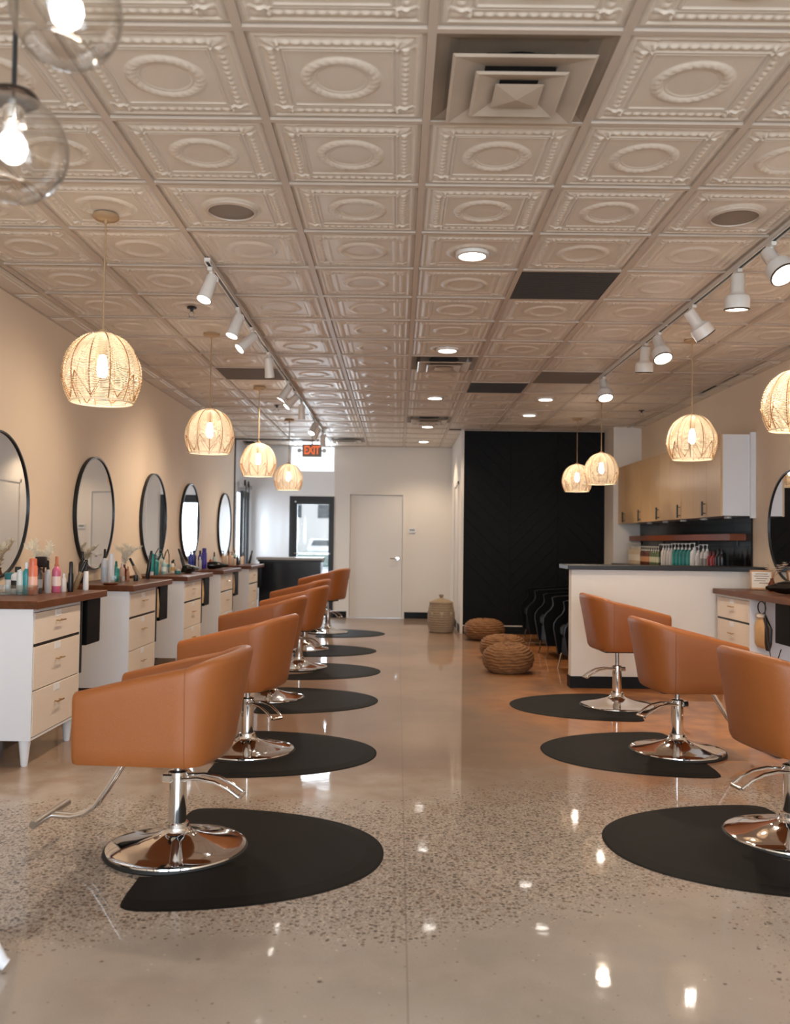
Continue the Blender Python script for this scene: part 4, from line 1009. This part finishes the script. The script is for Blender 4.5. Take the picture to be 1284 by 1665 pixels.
for k in range(7):
    y = -.045+k*.015; (b if k < 5 else b).tube([(0, y*.5, -.06), (-.008, y, -.15), (-.006, y*1.1, -.28), (0, y, -.32)], [.011, .016, .014, .005], 8)
b.build('blond_swatches', M['hair1'], t)
b = MB()
for k in range(4): y = -.06-k*.012; b.tube([(0, y*.4, -.06), (.004, y, -.16), (0, y*1.05, -.27), (0, y, -.33)], [.01, .016, .014, .004], 8)
b.build('dark_swatches', M['hair2'], t)
MB().lathe([(0, -.09), (.035, -.085), (.055, -.07), (.04, -.05), (.0, -.045)], 14, sx=.5).build('white_tag', M['paper'], t)
MB().tube([(0, 0, .05), (.0, 0, .06), (.01, 0, .065)], .004, 6).build('hook', M['black'], t)
t.scale = (1.2, 1.5, 1.0)
t = empty('hanging_cable', (2.88, 6.96, .815), 0, 'black cable hanging down from the right worktop beside the swatches', 'cable')
MB().tube([(0, 0, .05), (-.005, -.01, -.05), (-.005, -.04, -.2), (0, -.1, -.38), (.0, -.16, -.46), (.0, -.2, -.42), (.02, -.24, -.3)], .004, 6).build('cable', M['black'], t)
# bottles under the wooden shelf
G6 = 'bottles lined up behind the half wall'; zc = 1.035; order = []
def row(px0, n, y0, y1, kind, r, h, bc, tc_, desc, band=None, x=3.12):
    for k in range(n):
        nm = ['nearest', 'second', 'third', 'fourth', 'fifth', 'sixth', 'seventh', 'eighth'][k]
        bottle(kind, x, y0+(y1-y0)*(k/(max(1, n-1))), zc, r, h, bc, tc_, '%s, %s from the camera, behind the half wall' % (desc, nm) if n > 1 else desc+' behind the half wall', G6, band)
row(0, 2, 8.55, 8.64, 'cyl', .03, .22, '#1c1b1d', '#101011', 'black bottle with black cap')
row(0, 2, 8.76, 8.86, 'cyl', .032, .2, '#8f1f24', '#5f1518', 'dark red bottle')
row(0, 2, 8.95, 9.06, 'pump', .032, .27, '#cfc8c4', '#e4e2e0', 'tall pale pump bottle, grey label', '#8d8580')
row(0, 1, 9.2, 9.2, 'pump', .034, .25, '#d9d2cf', '#e8e6e4', 'single beige pump bottle between the tall white and pale ones')
row(0, 1, 9.33, 9.33, 'pump', .045, .285, '#e3e1df', '#efefef', 'largest white pump bottle')
row(0, 5, 9.48, 9.98, 'pump', .034, .28, '#1f8580', '#e6e4e2', 'teal pump bottle with white pump', '#23918b')
row(0, 4, 10.1, 10.42, 'pump', .03, .27, '#d9d3cf', '#e8e6e4', 'white pump bottle beside the teal ones')
row(0, 4, 10.62, 10.9, 'pump', .026, .24, '#5f6b4c', '#e2dccf', 'green labelled pump bottle', '#c9c6a6')
row(0, 5, 11.0, 11.32, 'pump', .026, .24, '#5b2a1a', '#e2dccf', 'brown pump bottle with pale pump', '#c08a5c')
row(0, 6, 11.42, 11.88, 'pump', .028, .28, '#d9c3a4', '#e6dccb', 'slim cream pump bottle at the far end', '#e8dcc8')
# ------------------------------------------------------------ lounge corner
def wchair(lab, y):
    t = empty('waiting_chair', (2.08, y, 0), pi, lab, 'armchair', 'black leather waiting chairs')   # faces local +x (world -x)
    prof = [(-.36, .15), (-.40, .72), (-.34, .745), (.30, .70), (.345, .685), (.335, .64), (.335, .60), (.36, .555), (.41, .51), (.44, .46), (.445, .40), (.40, .15)]
    for s in (-1, 1):
        y0_, y1_ = (.25, .33) if s > 0 else (-.33, -.25)
        MB().prism(prof, y0_, y1_, 'y').build('arm', M['bleather'], t, 30)
        MB().tube([(x, (y0_ if s > 0 else y1_)+(.0 if s > 0 else 0), z) for x, z in prof[1:11]], .006, 6).build('piping', M['bleather'], t)
    MB().box(-.36, -.25, .16, .38, .25, .34, .01).build('seat_base', M['bleather'], t, 0)
    MB().box(-.26, -.25, .34, .40, .25, .46, .03).build('seat_cushion', M['bleather'], t, 0)
    MB().prism([(-.42, .16), (-.26, .16), (-.30, .74), (-.38, .78), (-.47, .75)], -.33, .33, 'y').build('backrest', M['bleather'], t, 30)
    lg = MB().tube([(0, 0, .16), (.012, 0, .09), (.035, 0, .0)], [.012, .009, .007], 8).mesh('leg', M['chrome'])
    for lx in (.37, -.34):
        for ly in (-.255, .255): inst('leg', lg, t, (lx, ly, 0))
wchair('black leather armchair with scrolled arms, nearest of the three', 8.97)
wchair('black leather armchair with scrolled arms, middle of the three', 10.23)
wchair('black leather armchair with scrolled arms, farthest of the three by the black wall', 11.5)
def pouf(x, y, r, h, tilt, lab):
    t = empty('woven_pouf', (x, y, 0), random.random()*6, lab, 'pouf', 'woven seagrass poufs'); t.rotation_euler = (R(tilt), R(-tilt*.4), 0)
    n = 14; prof = [(0, .012)]
    for k in range(n*6+1):
        a = -pi/2+pi*k/(n*6); rr = r*(abs(cos(a))**.55); zz = h/2+h/2*(1 if a > 0 else -1)*abs(sin(a))**1.0
        wob = .009*abs(sin(pi*k/6))
        prof.append((max(.001, rr+wob*cos(a)), zz+wob*sin(a)))
    V = MB().lathe(prof[1:], 60)
    V.v = [(p[0]+.005*sin(p[2]*91+math.atan2(p[1], p[0])*17)+random.uniform(-.002, .002), p[1]+.005*cos(p[2]*83+p[0]*47)+random.uniform(-.002, .002), p[2]+.004*sin(math.atan2(p[1], p[0])*9+p[2]*30)+(.003 if p[2] < .02 else 0)) for p in V.v]
    V.build('braid', M['seagrass'], t, 60)
    return t
pouf(1.13, 8.95, .25, .27, 6, 'woven seagrass pouf nearest the camera, tilted')
pouf(1.20, 10.0, .255, .25, 2, 'middle woven seagrass pouf of the three')
pouf(1.17, 11.85, .265, .27, 1, 'farthest woven seagrass pouf beside the black wall')
t = empty('lidded_basket', (.64, 12.78, 0), 0, 'tall pale woven basket jar with a knobbed lid beside the black wall', 'basket')
prof = [(0, .0), (.15, .0)]
for k in range(49):
    z = .40*k/48; r = .155+.037*sin(pi*min(1, (z+.06)/.5)); prof.append((r+.006*abs(sin(k*pi/4)), z+.004))
prof += [(.165, .42)]
MB().lathe(prof, 40).build('body', M['jute'], t, 60)
MB().lathe([(.172, .415), (.172, .425), (.15, .445), (.1, .465), (.05, .48), (.022, .488), (.02, .50), (.034, .515), (.03, .535), (.0, .54)], 32).build('lid', M['jute'], t, 60)
for k in range(8):
    a = k*pi/4; b = MB().add([(cos(a)*.193-sin(a)*s*.028, sin(a)*.193+cos(a)*s*.028, z) for s, z in ((-1, .30), (1, .30), (0, .20))], [(0, 1, 2)])
    b.xf(Matrix.Scale(1.0, 4)).build('woven_motif', cm('#b5a18a', .8), t, 0)
# white side table whose foot enters at the left edge
t = empty('side_table', (-1.518, 2.62, 0), 0, 'white splayed foot of a small table at the lower left edge', 'table')
MB().lathe([(0, .5), (.28, .5), (.29, .51), (.28, .525), (0, .525)], 32).build('table_top', M['white'], t)
for a in (0.15, 2.25, 4.35): MB().tube([(.12*cos(a), .12*sin(a), .5), (.36*cos(a), .36*sin(a), .03), (.375*cos(a), .375*sin(a), .018)], [.018, .02, .018], 12).build('leg', M['white'], t)
# ------------------------------------------------------------ outside the rear door
struct('ground', MB().box(-60, -40, -.3, 60, 120, -.11), M['snow'])
t = empty('office_building', (-8, 82, -.03), 0, 'pale low building across the snowy car park', 'building')
MB().box(-20, 0, 0, 20, 8, 6).build('wall', M['facade'], t, 0)
MB().box(-20.2, -.2, 6, 20.2, 8.2, 6.4).build('roof_edge', cm('#8f8b88'), t, 0)
for k in range(12): MB().box(-18+k*3.1, -.05, 3.4, -16.4+k*3.1, .05, 5).build('window', M['dkglass'], t, 0)
def car(x, y, rz, col, lab, van=False):
    t = empty('van' if van else 'parked_car', (x, y, -.03), rz, lab, 'van' if van else 'car'); h = 2.2 if van else 1.45
    if van: pr = [(-2.3, .3), (-2.35, 1.0), (-1.9, 1.2), (-1.3, 2.1), (-1.0, h), (2.3, h), (2.4, .3)]
    else: pr = [(-2.2, .3), (-2.25, .7), (-2.1, .85), (-1.1, .95), (-.5, h-.05), (.2, h), (1.1, h-.08), (1.7, 1.0), (2.2, .95), (2.25, .35)]
    MB().prism(pr, -.88, .88, 'x').build('body', cm(col, .3), t, 20)
    ws = [(-1.83, 1.22), (-1.32, 2.02)] if van else [(-1.06, .99), (-.54, h-.1)]
    MB().add([(-.75, ws[0][0]-.02, ws[0][1]), (.75, ws[0][0]-.02, ws[0][1]), (.62, ws[1][0]-.05, ws[1][1]), (-.62, ws[1][0]-.05, ws[1][1])], [(0, 1, 2, 3)]).build('windscreen', M['dkglass'], t, 0)
    for s in (-1, 1):
        for yy in (-1.4, 1.4): MB().lathe([(0, 0), (.33, 0), (.33, .2), (0, .2)], 20).xf(Matrix.Translation((s*.88-.1, yy, .33)) @ Matrix.Rotation(R(90), 4, 'Y')).build('wheel', M['rubber'], t)
        MB().box(s*.62-.14, -2.28, .62, s*.62+.14, -2.2, .76).build('headlight', cm('#f2f2f2', .2), t, 0)
    MB().box(-.4, -2.29, .42, .4, -2.22, .58).build('grille', M['black'], t, 0)
car(-5.0, 60, 0, '#dfe2e5', 'white car parked across the lot, seen through the rear glass door')
car(-7.6, 56, .1, '#e9ecef', 'tall white van at the left of the rear glass door', True)
MB_h = MB().box(-9, 0, 0, 6, 1.0, .75, .1); t = tag(MB_h.build('snowy_hedge', cm('#7c8a84', .8), None, 0, (0, 44, -.03)), 'low grey-green hedge before the parked cars outside', 'hedge')
